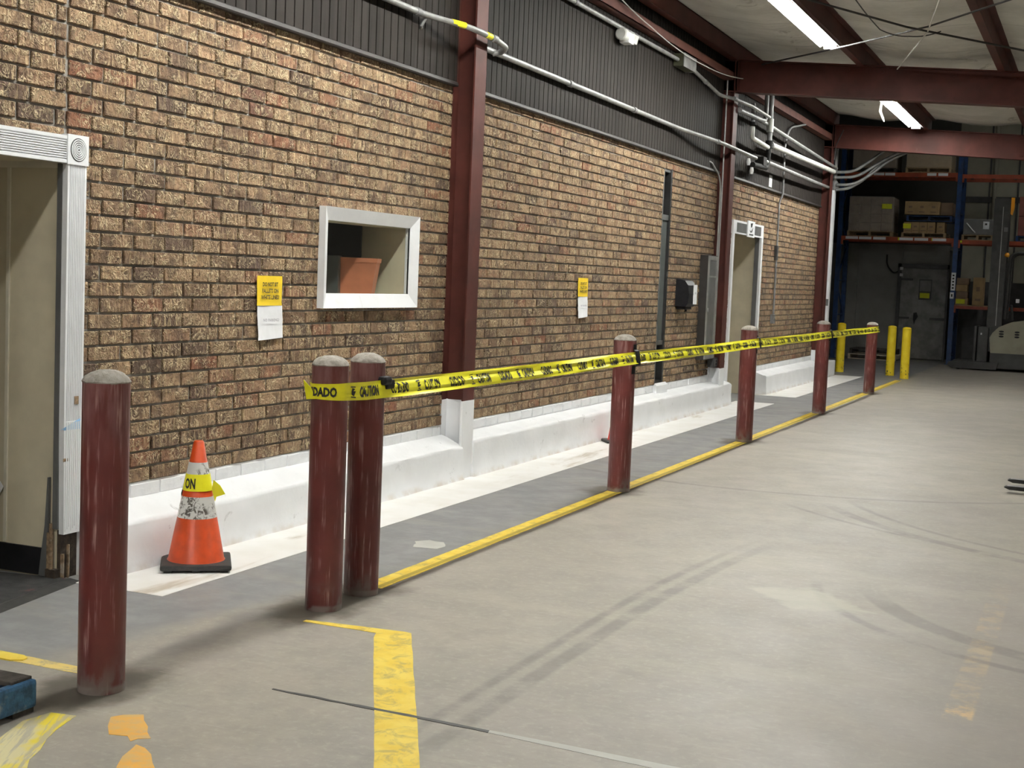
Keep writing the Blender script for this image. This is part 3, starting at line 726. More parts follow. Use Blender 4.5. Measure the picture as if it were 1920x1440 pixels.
for i in range(9):
    y = -.30 + jr.random() * .14; x = -.1 + jr.random() * .12; h = .08 + jr.random() * .22
    sp.prism([(x, y), (x + .012 + jr.random() * .012, y), (x + .01, y + .02)], 0, h, 'z')
sp.build('wood_splinters', 'raw_wood', d1, 'splintered wood at the jamb foot', 'stuff')
MB().prism([(-.115, .0), (-.10, .12), (-.08, .26), (-.066, .5), (-.058, .5), (-.06, .0)], -.285, -.268, 'y').build('torn_wall_edge', 'mid_grey', d1, 'torn end of the hall wall facing')
MB().box(-.03, .0, -.288, -.275, .25, 2.02).build('jamb_edge', 'mid_grey', d1, 'grey jamb edge')

a = math.atan2(.123, -.674)
mt = thing('door_mat', 'black rubber door mat lying in the near doorway', 'mat', (-.35, -.7, 0))
T = Matrix(((-.983, .18, 0, .117), (-.18, -.983, 0, -.243), (0, 0, 1, 0), (0, 0, 0, 1)))
MB().box(.07, 1.1, .0, .9, 0, .009, T).build('mat_pile', 'mat', mt)
MB().prism([(0, 0), (.075, 0), (.075, .011), (.06, .011)], .0, .9, 'y', T).build('mat_edge', 'rubber', mt, 'bevelled rubber edging')
pp = MB().add([(-.75, -.279, .30), (-.40, -.279, .345), (-.348, -.279, .425), (-.41, -.279, .50), (-.75, -.279, .52), (-.75, -.277, .30), (-.40, -.277, .345), (-.348, -.277, .425), (-.41, -.277, .50), (-.75, -.277, .52)], [(0, 1, 2, 3, 4), (9, 8, 7, 6, 5)] + [(i, 5 + i, 5 + (i + 1) % 5, (i + 1) % 5) for i in range(5)])
tag(pp.build('paper_sheet', 'paper'), 'white paper corner sticking out on the hall wall', 'paper')

# ------------------------------------------------------------------ white framed window and what stands inside
w1 = struct(MB().box(-2.6, -2.5, 1.0, 4.0, .8, 2.6).box(-2.6, -.26, .9, 1.0, .8, 2.6).box(-2.6, -.1, 3.34, 3.44, .8, 2.6).box(-2.6, -.26, .9, 3.5, 2.5, 2.6).box(-2.6, -.26, .9, 3.5, .8, .9), 'window_1', 'beige', 'office space behind the white framed window')
y0, y1, z0, z1, bw = 2.075, 3.39, 1.318, 1.968, .085
def board(a, b, c, e, nm='window_frame'):
    """mitred board: outer edge a-b, inner edge c-e in (y,z)"""
    q = [a, b, e, c]; mb = MB()
    mb.add([(.05, *p) for p in (a, b)] + [(.016, *p) for p in (e, c)] + [(-.0, *p) for p in q], [(0, 1, 2, 3), (7, 6, 5, 4), (0, 4, 5, 1), (1, 5, 6, 2), (2, 6, 7, 3), (3, 7, 4, 0)])
    mb.build(nm, 'white_trim', w1)
i0, i1, j0, j1 = y0 + bw, y1 - bw, z0 + .095, z1 - bw
board((y0, z0), (y1, z0), (i0, j0), (i1, j0)); board((y1, z0), (y1, z1), (i1, j0), (i1, j1)); board((y1, z1), (y0, z1), (i1, j1), (i0, j1)); board((y0, z1), (y0, z0), (i0, j1), (i0, j0))
MB().box(-.02, .012, i0 - .02, i0, j0, j1).box(-.02, .012, i1, i1 + .02, j0, j1).box(-.02, .012, i0 - .02, i1 + .02, j1, j1 + .02).box(-.02, .012, i0 - .02, i1 + .02, j0 - .02, j0).build('window_reveal', 'white_trim', w1)
MB().box(-.002, .002, i0, i1, j0, j1).build('window_pane', 'glass', w1, 'warped clear pane with glare')
MB().box(-1.3, -.022, i1 + .001, i1 + .03, j0 - .03, 2.4).box(-.27, -.022, i0 - .03, i1 + .03, j1 + .001, j1 + .02).box(-.27, -.022, i0 - .03, i0 - .002, j0 - .02, j1 + .02).build('window_lining', 'beige', w1, 'beige inner lining wall')
MB().box(-.95, -.022, 1.3, 3.30, 1.36, 1.4).build('inner_sill', 'beige_trim', w1)
RT = math.atan2(.39, .92)
mon = thing('computer_monitor', 'black monitor back behind the window pane', 'monitor', (-.6, 3.12, 1.4))
T = rotz(RT, (-.58, 3.16, 0)); MB().box(-.27, .25, -.015, .015, 1.66, 2.12, T, c=.01).build('screen_shell', 'black', mon); MB().box(-.03, .03, .015, .04, 1.42, 1.7, T).build('stand', 'black', mon); MB().box(-.1, .1, -.03, .09, 1.4, 1.42, T).build('foot', 'black', mon)
pot = thing('planter_pot', 'square terracotta planter on the inside sill of the white framed window', 'pot', (-.21, 2.97, 1.4))
def frustum(mb, z0_, z1_, h0, h1, T):
    return mb.add([(a * h0, b * h0, z0_) for a, b in ((-1, -1), (1, -1), (1, 1), (-1, 1))] + [(a * h1, b * h1, z1_) for a, b in ((-1, -1), (1, -1), (1, 1), (-1, 1))], [(3, 2, 1, 0), (4, 5, 6, 7), (0, 1, 5, 4), (1, 2, 6, 5), (2, 3, 7, 6), (3, 0, 4, 7)], False, T)
T = rotz(RT, (-.21, 2.96, 0)); frustum(MB(), 1.4, 1.625, .112, .145, T).build('pot_body', 'terracotta', pot); frustum(MB(), 1.625, 1.655, .15, .153, T).build('pot_rim', 'terracotta', pot)
bx = thing('storage_box', 'dark grey box beside the terracotta planter', 'box', (-.36, 2.74, 1.4))
T = rotz(RT, (-.37, 2.74, 0)); MB().box(-.13, .13, -.1, .1, 1.4, 1.665, T, c=.008).build('box_body', 'dark_grey', bx); MB().prism([(-.02, 1.64), (.03, 1.63), (.015, 1.55), (-.02, 1.52)], -.104, -.1, 'y', T).build('red_sticker', 'card_red', bx, 'red sticker')

# ------------------------------------------------------------------ notices on the brick
def wall_text(x, y, z): return lambda a, b: (x, y + a, z + b)
def sheet(name, mat, y0, y1, z0, z1, rng, curl=.015, skew=0., base=.008):
    mb = MB(); ny, nz = 6, 7
    for k in range(nz + 1):
        for i in range(ny + 1):
            u, v = i / ny, k / nz
            x = base + .004 + curl * ((1 - v) ** 2 * .6 + .25 * math.sin(u * 5 + v * 4) * (1 - v)) + .003 * rng.random()
            mb.v.append((x, y0 + (y1 - y0) * u + skew * (1 - v), z0 + (z1 - z0) * v + .012 * (1 - v) * u * (1 if curl > .01 else 0)))
    for k in range(nz):
        for i in range(ny): a_ = k * (ny + 1) + i; mb.f.append((a_, a_ + 1, a_ + ny + 2, a_ + ny + 1)); mb.sm.append(True)
    return mb, name, mat
def notice(yc, zt, rng, lab1, lab2, width=.27, group='notices taped to the brick wall'):
    t = thing('yellow_notice', lab1, 'notice', (0, yc, zt - .18)); t['group'] = group
    mb, nm, mm = sheet('paper', 'yellow_paper', yc - width / 2, yc + width / 2, zt - .178, zt, rng, .004); mb.build(nm, mm, t)
    tx = MB()
    for i, (s, wd) in enumerate((('DO NOT SIT', .165), ('PALLETS ON', .175), ('WHITE LINES!', .195))):
        put_text(tx, s, .023, wall_text(.0225, yc - .005, zt - .062 - i * .0385), .03, wd, True)
    tx.build('lettering', 'ink', t)
    t2 = thing('white_notice', lab2, 'notice', (0, yc, zt - .385)); t2['group'] = group
    mb, nm, mm = sheet('paper', 'paper', yc - width / 2 + .008, yc + width / 2 + .008, zt - .385, zt - .178, rng, .016, .006); mb.build(nm, mm, t2)
    tx = MB(); put_text(tx, 'NO PARKING!', .016, wall_text(.031, yc - .0, zt - .272), .02, .17, True); tx.build('lettering', 'faint_ink', t2)
notice(1.508, 1.514, random.Random(1), 'yellow paper notice about pallets taped beside the white framed window', 'curling white paper hung under the yellow notice beside the window')
notice(6.95, 1.583, random.Random(2), 'yellow paper notice on the brick of the middle bay', 'white paper hung under the yellow notice of the middle bay')

# ------------------------------------------------------------------ narrow window, dispenser, cabinet, far door
w2 = struct(MB().box(-.5, -.45, 9.3, 9.95, .3, 2.95).box(-.5, -.2, 9.40, 9.46, .3, 2.95).box(-.5, -.2, 9.80, 9.86, .3, 2.95), 'window_2', 'dark_wall', 'narrow full height window slot in the brick')
MB().box(-.2, -.005, 9.462, 9.51, .39, 2.865).build('window_frame', 'bronze_light', w2); MB().box(-.2, -.0, 9.745, 9.798, .39, 2.865).build('window_frame', 'bronze', w2)
for z in (.39, .86, 2.28, 2.82): MB().box(-.16, -.01, 9.51, 9.745, z, z + (.06 if z != .86 else .05)).build('transom', 'bronze_light' if z in (.86, 2.28, 2.82) else 'bronze', w2)
for za, zb in ((.45, .86), (.91, 2.28), (2.34, 2.82)): MB().box(*((-.034, -.026) if za == .91 else (-.12, -.112)), 9.51, 9.745, za, zb).build('window_pane', 'reflection_pane' if za == .91 else 'glass_dark', w2)
MB().box(-.15, -.06, 9.55, 9.575, .45, 2.28).build('mullion', 'bronze', w2)

dp = thing('wall_dispenser', 'black plastic dispenser with a white sheet hung by the narrow window', 'dispenser', (.08, 10.3, 1.29))
pts = [(0, 1.30), (.13, 1.30), (.155, 1.34), (.165, 1.45), (.15, 1.55), (.11, 1.605), (.05, 1.62), (0, 1.62)]
MB().prism(pts, 10.14, 10.47, 'y').build('housing', 'black', dp)
MB().box(.0, .12, 10.19, 10.43, 1.265, 1.302, c=.01).build('outlet', 'black', dp); MB().lathe([(.012, 0), (.012, .05)], 8, (.09, 10.3, 1.24)).build('button', 'black', dp)
MB().box(.163, .169, 10.33, 10.475, 1.33, 1.56).build('paper_label', 'paper', dp, 'white sheet on the dispenser')
tx = MB(); put_text(tx, 'TOWELS', .02, wall_text(.1695, 10.4, 1.45), .02, .07, True); tx.build('lettering', 'faint_ink', dp)
MB().box(.06, .072, 10.47, 10.66, 1.452, 1.462).box(.06, .072, 10.47, 10.58, 1.355, 1.363).build('lever', 'paper', dp, 'white lever rods')
cb = thing('wall_cabinet', 'tall grey metal cabinet mounted beside the far red column', 'cabinet', (.06, 11.38, .63))
MB().box(-.01, .1, 11.16, 11.60, .63, 1.935).build('body', 'siding_trim', cb)
fr = MB().box(.1, .112, 11.165, 11.215, .64, 1.925).box(.1, .112, 11.545, 11.595, .64, 1.925).box(.1, .112, 11.215, 11.545, 1.875, 1.925).box(.1, .112, 11.215, 11.545, .64, .76).box(.1, .11, 11.215, 11.545, 1.66, 1.68)
dr = fr.build('door', 'galv', cb, 'bright door frame'); MB().box(.1, .105, 11.215, 11.545, .76, 1.66).build('door_panel', 'mid_grey', dr); MB().box(.1, .105, 11.215, 11.545, 1.68, 1.875).build('door_panel', 'mid_grey', dr); MB().box(.112, .125, 11.19, 11.21, 1.23, 1.28).build('latch', 'galv', dr)

d2 = struct(MB().box(-1.8, -.02, 14.31, 14.42, 0, 2.5).box(-1.8, -1.7, 12.3, 14.4, 0, 2.5).box(-1.8, -.26, 12.5, 12.66, 0, 2.5).box(-1.8, -.02, 12.6, 14.42, 2.33, 2.45), 'door_2', 'beige', 'far open doorway with beige hall walls')
MB().box(0, .03, 12.62, 12.71, 0, 2.45).build('side_casing', 'white_trim', d2); MB().box(0, .03, 14.30, 14.40, .3, 2.45).build('side_casing', 'white_trim', d2)
MB().box(-.06, .0, 14.27, 14.315, .0, 2.3).build('door_jamb', 'mid_grey', d2)
MB().box(0, .03, 12.71, 14.30, 2.27, 2.45).build('head_casing', 'white_trim', d2); MB().box(.03, .034, 12.80, 13.35, 2.295, 2.42).build('head_panel', 'mid_grey', d2); MB().box(.03, .034, 13.78, 14.22, 2.295, 2.42).build('head_panel', 'mid_grey', d2)
sg = thing('exit_plaque', 'small white plaque with a dark emblem on the far door head', 'sign', (.04, 13.58, 2.26))
MB().box(.03, .048, 13.36, 13.77, 2.25, 2.475, c=.004).build('plaque', 'paper', sg)
em = MB(); em.prism([(13.50, 2.44), (13.64, 2.45), (13.58, 2.385), (13.53, 2.39)], .0485, .05, 'x').prism([(13.46, 2.35), (13.54, 2.33), (13.66, 2.39), (13.60, 2.32), (13.5, 2.315)], .0485, .05, 'x').box(.0485, .05, 13.44, 13.68, 2.275, 2.295)
em.build('emblem', 'dark_grey', sg)

# ------------------------------------------------------------------ bollards
def bollard(base, n, label, cat='bollard', h=1.125, dome=.045, paint='bollard_red', rad=.0845, cap='cement', group='red pipe bollards'):
    x, y = base; t = thing('bollard', label, cat, (x, y, 0), group); rg = random.Random(n)
    MB().lathe([(rad, 0), (rad, h * .5), (rad, h), (rad - .006, h)], 40, (x, y, 0)).build('post', paint, t)
    q = rad
    prof = [(q - .004, h - .01), (q + .001, h + .004), (q * .9, h + dome * .45), (q * .66, h + dome * .78), (q * .36, h + dome * .96), (.008, h + dome)]
    MB().lathe(prof, 28, (x, y, 0), jit=.02 if cap == 'cement' else 0, rng=rg if cap == 'cement' else None).build('cap', cap, t, 'domed cement fill' if cap == 'cement' else None)
    return t
labs = ['dark red bollard standing alone nearest the broken door frame', 'dark red bollard in the pair, with the loose caution tape end', 'dark red bollard in the pair, with a black tape knob',
        'dark red bollard with the long black strap, small red cone behind it', 'dark red bollard in front of the far white door frame', 'dark red bollard in front of the far red column', 'shorter dark red bollard where the caution tape ends, by the yellow bollards']
bo = [bollard(b, i, labs[i], h=1.13 if i < 6 else 1.055) for i, b in enumerate(BOLLARDS)]
for i, (b, l) in enumerate((((.054, 21.35), 'yellow bollard standing by the blue rack leg and the white curb end'), ((1.02, 21.2), 'yellow bollard in the middle of the three'), ((1.38, 20.45), 'scratched yellow bollard at the end of the long yellow line'))):
    bollard(b, 30 + i, l, h=.915, dome=.03, paint='bollard_yellow', rad=.079, cap='bollard_yellow', group='yellow pipe bollards')
# black straps
def strap(t, b, ang, wid, z0_, z1_, label='black tape strap', lean=0.):
    x, y = b; mb = MB(); m = 6
    lev = [(z0_, .0865), (.944, .0865), (.953, .126), (1.0, .119), (1.058, .108), (1.066, .0865), (z1_, .0865)]
    for g in (0, .0025):
        for z, q in lev:
            t_ = (z - z0_) / (z1_ - z0_)
            for k in range(m): aa = ang + lean * (1 - t_) + (k / (m - 1) - .5) * wid; mb.v.append((x + (q + g) * math.cos(aa), y + (q + g) * math.sin(aa), z))
    n_ = len(lev); o = n_ * m
    for i_ in range(n_ - 1):
        for k in range(m - 1):
            a_ = i_ * m + k; mb.f += [(o + a_, o + a_ + 1, o + a_ + m + 1, o + a_ + m), (a_, a_ + m, a_ + m + 1, a_ + 1)]; mb.sm += [False, False]
    mb.build('strap', 'black', t, label)
# ------------------------------------------------------------------ caution tape
def tape_path():
    b2, b7 = BOLLARDS[1], BOLLARDS[6]; R_ = .0875; P = []
    for k in range(25):
        a_ = math.radians(-185 + 185 * k / 24); P.append((b2[0] + R_ * math.cos(a_), b2[1] + R_ * math.sin(a_)))
    for b in BOLLARDS[2:7]:
        p0 = P[-1]; p1 = (b[0] + R_, b[1])
        m = max(2, int((p1[1] - p0[1]) / .16))
        for k in range(1, m + 1): P.append((p0[0] + (p1[0] - p0[0]) * k / m, p0[1] + (p1[1] - p0[1]) * k / m))
    for k in range(1, 10):
        a_ = math.radians(150 * k / 9); P.append((b7[0] + R_ * math.cos(a_), b7[1] + R_ * math.sin(a_)))
    return P
TP = tape_path(); S = [0.]
for a_, b_ in zip(TP, TP[1:]): S.append(S[-1] + math.hypot(b_[0] - a_[0], b_[1] - a_[1]))
S0 = S[24]; S = [s_ - S0 for s_ in S]            # s = 0 where the tape leaves the second bollard
def tape_z(s_):
    c = 1.008; hw = .0425
    if s_ < .05: c = 1.015; hw = .033 + .0095 * max(0, (s_ + .2) / .25)
    # slight sag between posts
    for y_a, y_b in ((.285, 4.23), (4.23, 8.17), (8.17, 12.03), (12.03, 16.1)):
        y_ = s_ - .075
        if y_a < y_ < y_b: c -= .006 * math.sin((y_ - y_a) / (y_b - y_a) * PI)
    if s_ > 14: c -= .012 * min(1, (s_ - 14) / 2)
    return c, hw
def tape_at(s_, off=0., v=0.):
    """point on the tape: arc length s_, height v (-1..1 across the width), off outward"""
    i = 0
    while i < len(S) - 2 and S[i + 1] < s_: i += 1
    t = (s_ - S[i]) / max(1e-6, S[i + 1] - S[i]); a_, b_ = TP[i], TP[i + 1]
    dx, dy = b_[0] - a_[0], b_[1] - a_[1]; L = math.hypot(dx, dy); c, hw = tape_z(s_)
    rip = .004 * math.sin(v * 5 + s_ * 1.7) + .003 * math.sin(v * 9 - s_ * 3.1) if s_ > .4 else .0015 * math.sin(v * 8)
    if s_ > .1: rip += -.016 * min(1, (s_ - .1) / .5) * v + .012 * min(1, (s_ - .1) / .5)
    return (a_[0] + dx * t + dy / L * (off + rip + .004), a_[1] + dy * t - dx / L * (off + rip + .004), c + v * hw)
tp = thing('caution_tape', 'yellow caution tape strung along the row of red bollards', 'tape', (1.47, 8, .96))
mb = MB(); nv = 9
for s_ in S:
    for k in range(nv): mb.v.append(tape_at(s_, 0, -1 + 2 * k / (nv - 1)))
for i in range(len(S) - 1):
    for k in range(nv - 1): a_ = i * nv + k; mb.f.append((a_, a_ + nv, a_ + nv + 1, a_ + 1)); mb.sm.append(True)
mb.build('film', 'tape_yellow', tp)
MB().prism([(BOLLARDS[1][0] - .07, .975), (BOLLARDS[1][0] - .02, .98), (BOLLARDS[1][0] - .05, 1.03), (BOLLARDS[1][0] - .088, 1.062)], BOLLARDS[1][1] - .088, BOLLARDS[1][1] - .083, 'y').build('loose_end', 'tape_yellow', tp, 'loose folded end of the tape')
lt = MB(); per = .65
for k in range(-1, 25):
    for s, st, wd in (('CUIDADO', .34, .175), ('CAUTION', .69 - per, .175)):
        p0 = st + k * per + .075
        if p0 < S[0] + .02 or p0 + wd > S[-1] - .12: continue
        lt = MB(); put_text(lt, s, .98, (lambda a, b, p0=p0: tape_at(p0 + a, .0025, -.56 + b * 1.08)), .045, wd); lt.build('lettering', 'ink', tp)
    p0 = .605 + k * per + .075
    if S[0] < p0 < S[-1] - .15:
        lt = MB()
        for q in (((0, .55), (.045, .62), (.045, .5), (0, .43)), ((0, -.55), (.045, -.5), (.045, -.62), (0, -.66)), ((.012, .35), (.04, .38), (.02, -.05), (.008, -.02)), ((.006, .02), (.044, .12), (.03, -.42), (.01, -.4))):
            lt.add([tape_at(p0 + a, .0025, b) for a, b in q], [(3, 2, 1, 0)])
        lt.build('lettering', 'ink', tp)
strap(bo[3], BOLLARDS[3], math.radians(-9), .55, .885, 1.105, 'long black strap', -.12)
strap(bo[4], BOLLARDS[4], math.radians(-3), .36, .90, 1.08, 'black tape strap', .0)
strap(bo[5], BOLLARDS[5], math.radians(-8), .4, .925, 1.075)
MB().box(BOLLARDS[2][0] + .05, BOLLARDS[2][0] + .115, BOLLARDS[2][1] - .035, BOLLARDS[2][1] + .045, 1.025, 1.068, c=.015).box(BOLLARDS[2][0] + .085, BOLLARDS[2][0] + .11, BOLLARDS[2][1] + .0, BOLLARDS[2][1] + .08, 1.005, 1.05, c=.01).build('knob', 'black', bo[2], 'black tape knob')

# ------------------------------------------------------------------ cones
c1 = thing('traffic_cone', 'orange traffic cone with two worn white collars wrapped in yellow tape', 'cone', (.37, .337, 0))
def conerad(z): return .142 - (z - .035) * (.142 - .026) / (.655 - .035)
def shell(z0_, z1_, g=0., n=30): return MB().lathe([(conerad(z0_) + g, z0_), (conerad(z1_) + g, z1_)], n, (.37, .337, 0))
MB().lathe([(conerad(.035) + .012, .035), (conerad(.05) + .003, .05), (conerad(.655), .655), (conerad(.655) - .006, .66), (.014, .66)], 30, (.37, .337, 0)).build('body', 'orange', c1)
shell(.265, .375, .002).build('collar', 'collar', c1, 'wide worn white collar'); shell(.42, .55, .002).build('collar', 'collar', c1, 'upper white collar')
ang = math.atan2(-5.9, 4.24) + PI / 2
T = rotz(ang, (.37, .337, 0)); bs = MB().box(-.178, .178, -.178, .178, .012, .042, T, c=.012)
for sx in (-1, 0, 1):
    for sy in (-1, 1): bs.box(sx * .14 - .02, sx * .14 + .02, sy * .14 - .02, sy * .14 + .02, 0, .02, T)
bs.build('base', 'rubber', c1, 'square black rubber base')
tpz = shell(.405, .49, .0045); tpz.build('tape_wrap', 'tape_yellow', c1, 'wrap of yellow caution tape')
def cone_txt(a, b):
    z = .42 + b; rr = conerad(z) + .0065; an = math.radians(-54) + (a - .055) / rr - .28
    return (.37 + rr * math.cos(an), .337 + rr * math.sin(an), z)
tx = MB(); put_text(tx, 'ON', .048, cone_txt, .035, .062); tx.build('lettering', 'ink', c1)
MB().add([(.45, .36, .46), (.475, .385, .43), (.497, .40, .385), (.46, .375, .37), (.455, .37, .345), (.44, .36, .41)], [(0, 1, 2, 3, 4, 5), (5, 4, 3, 2, 1, 0)]).build('loose_tail', 'tape_yellow', c1, 'loose yellow tape tail')
MB().tube([(.312, .296, .415), (.306, .291, .385), (.307, .292, .36)], .005, 6).build('cord', 'black', c1)
c2 = thing('traffic_cone', 'small red traffic cone half hidden by the strapped bollard', 'cone', (.345, 7.17, 0)); c2.name = 'traffic_cone.001'
MB().lathe([(.092, .02), (.08, .035), (.022, .44), (.012, .445)], 24, (.345, 7.17, 0)).build('body', 'orange_red', c2)
MB().box(-.125, .125, -.125, .125, 0, .028, rotz(ang, (.345, 7.17, 0)), c=.012).build('base', 'rubber', c2)

# ------------------------------------------------------------------ pallet corner and fork tips on the open floor
pl = thing('wooden_pallet', 'worn blue wooden pallet lying by the lone red bollard', 'pallet', (.7, -2.48, 0))
for i, y in enumerate((-3.08, -2.5, -1.92)): MB().box(.1, 1.3, y, y + .04, .02, .11).build('stringer', 'blue_wood', pl)
for i in range(7):
    y = -3.08 + i * .183; MB().box(.1, 1.295, y, y + .098, .11, .128, c=.004).build('deck_board', 'dirty_wood', pl)
for i in range(3): MB().box(.1, 1.3, -3.08 + i * .55, -2.98 + i * .55, 0, .02).build('bottom_board', 'dirty_wood', pl)
MB().box(1.272, 1.312, -3.09, -1.875, .018, .118, c=.014).build('edge_board', 'blue_wood', pl, 'chipped blue edge board')
def fork(y, label):
    t = thing('fork_tine', label, 'fork', (4.6, y, 0), 'fork tines')
    T = rotz(-.055, (3.99, y, 0))
    mb = MB().prism([(0, .045), (.04, .03), (1.2, .012), (1.2, .062), (.06, .058), (0, .052)], -.05, .05, 'y', T); mb.build('blade', 'fork_steel', t)
    MB().prism([(.02, .0585), (.5, .0615), (.5, .0625), (.02, .0595)], -.035, .02, 'y', T).build('worn_top', 'fork_bright', t, 'bright worn upper face')
    MB().box(.7, .76, -.04, .04, .0, .02, T).build('shoe', 'fork_steel', t)
fork(6.62, 'dark fork tine at floor level, the one further from the camera'); fork(6.16, 'dark fork tine at floor level, the one closer to the camera')

# ------------------------------------------------------------------ conduits and pipes
def pipe(name, label, pts, rad, mat, cat='conduit', couplings=(), rb_=.12, group=None):
    P = bend(pts, 6, rb_); t = thing(name, label, cat, P[0], group)
    MB().tube(P, rad, 12).build('tube', mat, t)
    for (c, dirv) in couplings:
        c = Vector(c); dv = Vector(dirv).normalized(); MB().tube([c - dv * .035, c + dv * .035], rad * 1.28, 12).build('coupling', 'galv_dull', t)
    return t
Yd = (0, 1, 0)
t = pipe('conduit', 'grey conduit of the window bay swinging out round the near red column', [(.08, -2.4, 3.385), (.08, 3.3, 3.385), (.235, 3.75, 3.37), (.25, 4.15, 3.355), (.225, 4.42, 3.335), (.13, 4.52, 3.32), (.07, 4.5, 3.31)], .022, 'galv', couplings=[((.08, 1.2, 3.385), Yd), ((.08, 3.18, 3.385), Yd), ((.25, 4.12, 3.355), Yd)], rb_=.2)
MB().tube([(.165, 3.55, 3.378), (.21, 3.68, 3.374)], .0235, 12).build('tape_band', 'tape_yellow', t, 'yellow tape band'); MB().tube([(.249, 3.98, 3.36), (.25, 4.06, 3.358)], .0235, 12).build('tape_band', 'tape_yellow', t, 'yellow tape band')
MB().tube([(.08, 3.3, 3.36), (.05, 3.3, 3.31), (.04, 3.32, 3.30)], .012, 8).build('clamp', 'galv', t)
pipe('conduit', 'grey conduit running low along the siding of the middle bay', [(.07, 4.26, 3.325), (.08, 9.6, 3.315), (.21, 11.1, 3.30), (.215, 12.9, 3.285)], .024, 'galv', couplings=[((.08, y, 3.317), Yd) for y in (6.2, 8.05)] + [((.2, 10.95, 3.3), Yd)], rb_=.25)
t = pipe('conduit', 'grey conduit running high along the siding of the middle bay', [(.08, 4.3, 4.045), (.08, 9.55, 4.055)], .022, 'galv', couplings=[((.08, y, 4.05), Yd) for y in (6.25, 7.95)])
pipe('conduit', 'grey conduit dropping from the olive junction box to the far column', [(.08, 10.0, 4.05), (.08, 11.4, 3.915), (.2, 11.55, 3.90), (.3, 12.2, 3.88), (.3, 13.2, 3.86)], .022, 'galv', couplings=[((.08, 10.7, 3.98), (0, 1, -.1)), ((.22, 11.6, 3.9), (.2, 1, 0))])
j = thing('junction_box', 'olive junction box with a bright edge on the high conduit', 'box', (.1, 9.75, 3.98))
MB().box(.03, .15, 9.5, 9.97, 3.985, 4.125, c=.006).build('box_body', 'olive', j); MB().box(.15, .158, 9.49, 9.98, 3.98, 4.13).build('cover', 'galv', j, 'shiny cover edge'); MB().box(.03, .16, 9.97, 9.985, 3.98, 4.13).build('flange', 'galv', j)
sb = thing('sensor_box', 'small white round sensor box hung under the high conduit', 'sensor', (.1, 7.6, 3.92))
MB().lathe([(.05, -.06), (.062, -.05), (.062, .05), (.05, .06)], 20, T=Matrix.Translation((.1, 7.52, 3.985)) @ Matrix.Rotation(PI / 2, 4, 'X')).build('lens_housing', 'pipe_white', sb); MB().box(.05, .16, 7.56, 7.72, 3.91, 4.02, c=.02).build('box_body', 'fix_white', sb); MB().prism([(.05, 4.03), (.14, 4.03), (.12, 3.95), (.05, 3.95)], 7.74, 7.92, 'y').build('bracket', 'pipe_white', sb)
# wires on the far column
pipe('conduit', 'slim bright conduit standing on the far red column, full height', [(.075, 11.74, .62), (.075, 11.74, 4.3)], .011, 'galv', rb_=.1)
pipe('conduit', 'slim bright conduit on the far red column hooking into the siding', [(.075, 11.66, .62), (.075, 11.66, 2.92), (.04, 11.3, 3.08), (.02, 11.24, 3.09)], .011, 'galv', rb_=.2)
ob = thing('outlet_box', 'dark outlet box at the foot of the slim conduits', 'outlet', (.1, 11.7, .52))
MB().box(.03, .12, 11.62, 11.80, .52, .64, c=.006).build('box_body', 'dark_grey', ob); MB().box(.12, .124, 11.64, 11.78, .535, .625).build('cover', 'mid_grey', ob)
for z in (.56, .6): MB().box(.124, .126, 11.69, 11.73, z - .012, z + .012).build('socket', 'black', ob)
# sprinkler and pipe cluster past the far column (they stand off the wall by about 0.2)
pipe('pipe', 'grey pipe bending out from the far column under the roof beam', [(.2, 11.95, 3.80), (.24, 13.0, 3.80), (.24, 13.25, 3.83), (.24, 13.25, 4.3)], .03, 'galv_dull', 'pipe', rb_=.1)
rs = thing('pipe_riser', 'fat mottled riser pipe hanging past the far red column', 'pipe', (.2, 13.7, 3.2))
MB().tube([(.2, 13.7, 3.55), (.2, 13.7, 4.35)], .036, 14).build('tube', 'galv_dull', rs); MB().tube([(.2, 13.7, 3.72), (.2, 13.7, 3.90)], .048, 14).build('coupling', 'pipe_white', rs); MB().tube([(.2, 13.7, 3.50), (.2, 13.7, 3.6)], .052, 14).build('coupling', 'iron', rs, 'black iron coupling')
MB().tube(bend([(.2, 13.7, 3.55), (.2, 13.65, 3.22), (.2, 12.8, 3.19)], 8, .12), .036, 14).build('elbow', 'iron', rs, 'black iron elbow'); MB().box(.12, .24, 13.25, 13.45, 3.22, 3.34).build('hanger', 'iron', rs)
for y, z in ((12.55, 3.2), (12.75, 3.1)): MB().lathe([(.02, -.04), (.03, 0), (.02, .05)], 10, (.2, y, z)).build('sprinkler_head', 'fix_white', rs, 'white sprinkler head')
vp = thing('valve_pipe', 'thin drop pipe with a white elbow beside the fat riser', 'pipe', (.2, 12.68, 3.5))
MB().tube([(.2, 12.68, 3.98), (.2, 12.68, 3.70)], .024, 12).build('tube', 'galv_dull', vp); MB().tube([(.2, 12.68, 3.74), (.2, 12.68, 3.70)], .04, 10).build('valve', 'iron', vp); MB().tube(bend([(.2, 12.68, 3.68), (.2, 12.68, 3.53), (.2, 13.62, 3.50)], 6, .1), .032, 12).build('elbow', 'pipe_white', vp, 'white pipe elbow')
pipe('pipe', 'thick whitened pipe crossing the siding of the far bay', [(.2, 13.75, 3.555), (.2, 18.72, 3.60)], .04, 'pipe_white', 'pipe', couplings=[((.2, 13.8, 3.555), Yd)])
pipe('pipe', 'grey pipe sloping just above the thick whitened pipe', [(.16, 12.0, 3.83), (.16, 13.6, 3.83), (.18, 19.1, 3.69)], .026, 'galv', 'pipe', couplings=[((.16, 13.3, 3.83), Yd)])
pipe('pipe', 'lower grey pipe crossing the siding of the far bay', [(.2, 13.5, 3.30), (.16, 17.6, 3.31), (.12, 18.95, 3.33)], .028, 'galv', 'pipe')
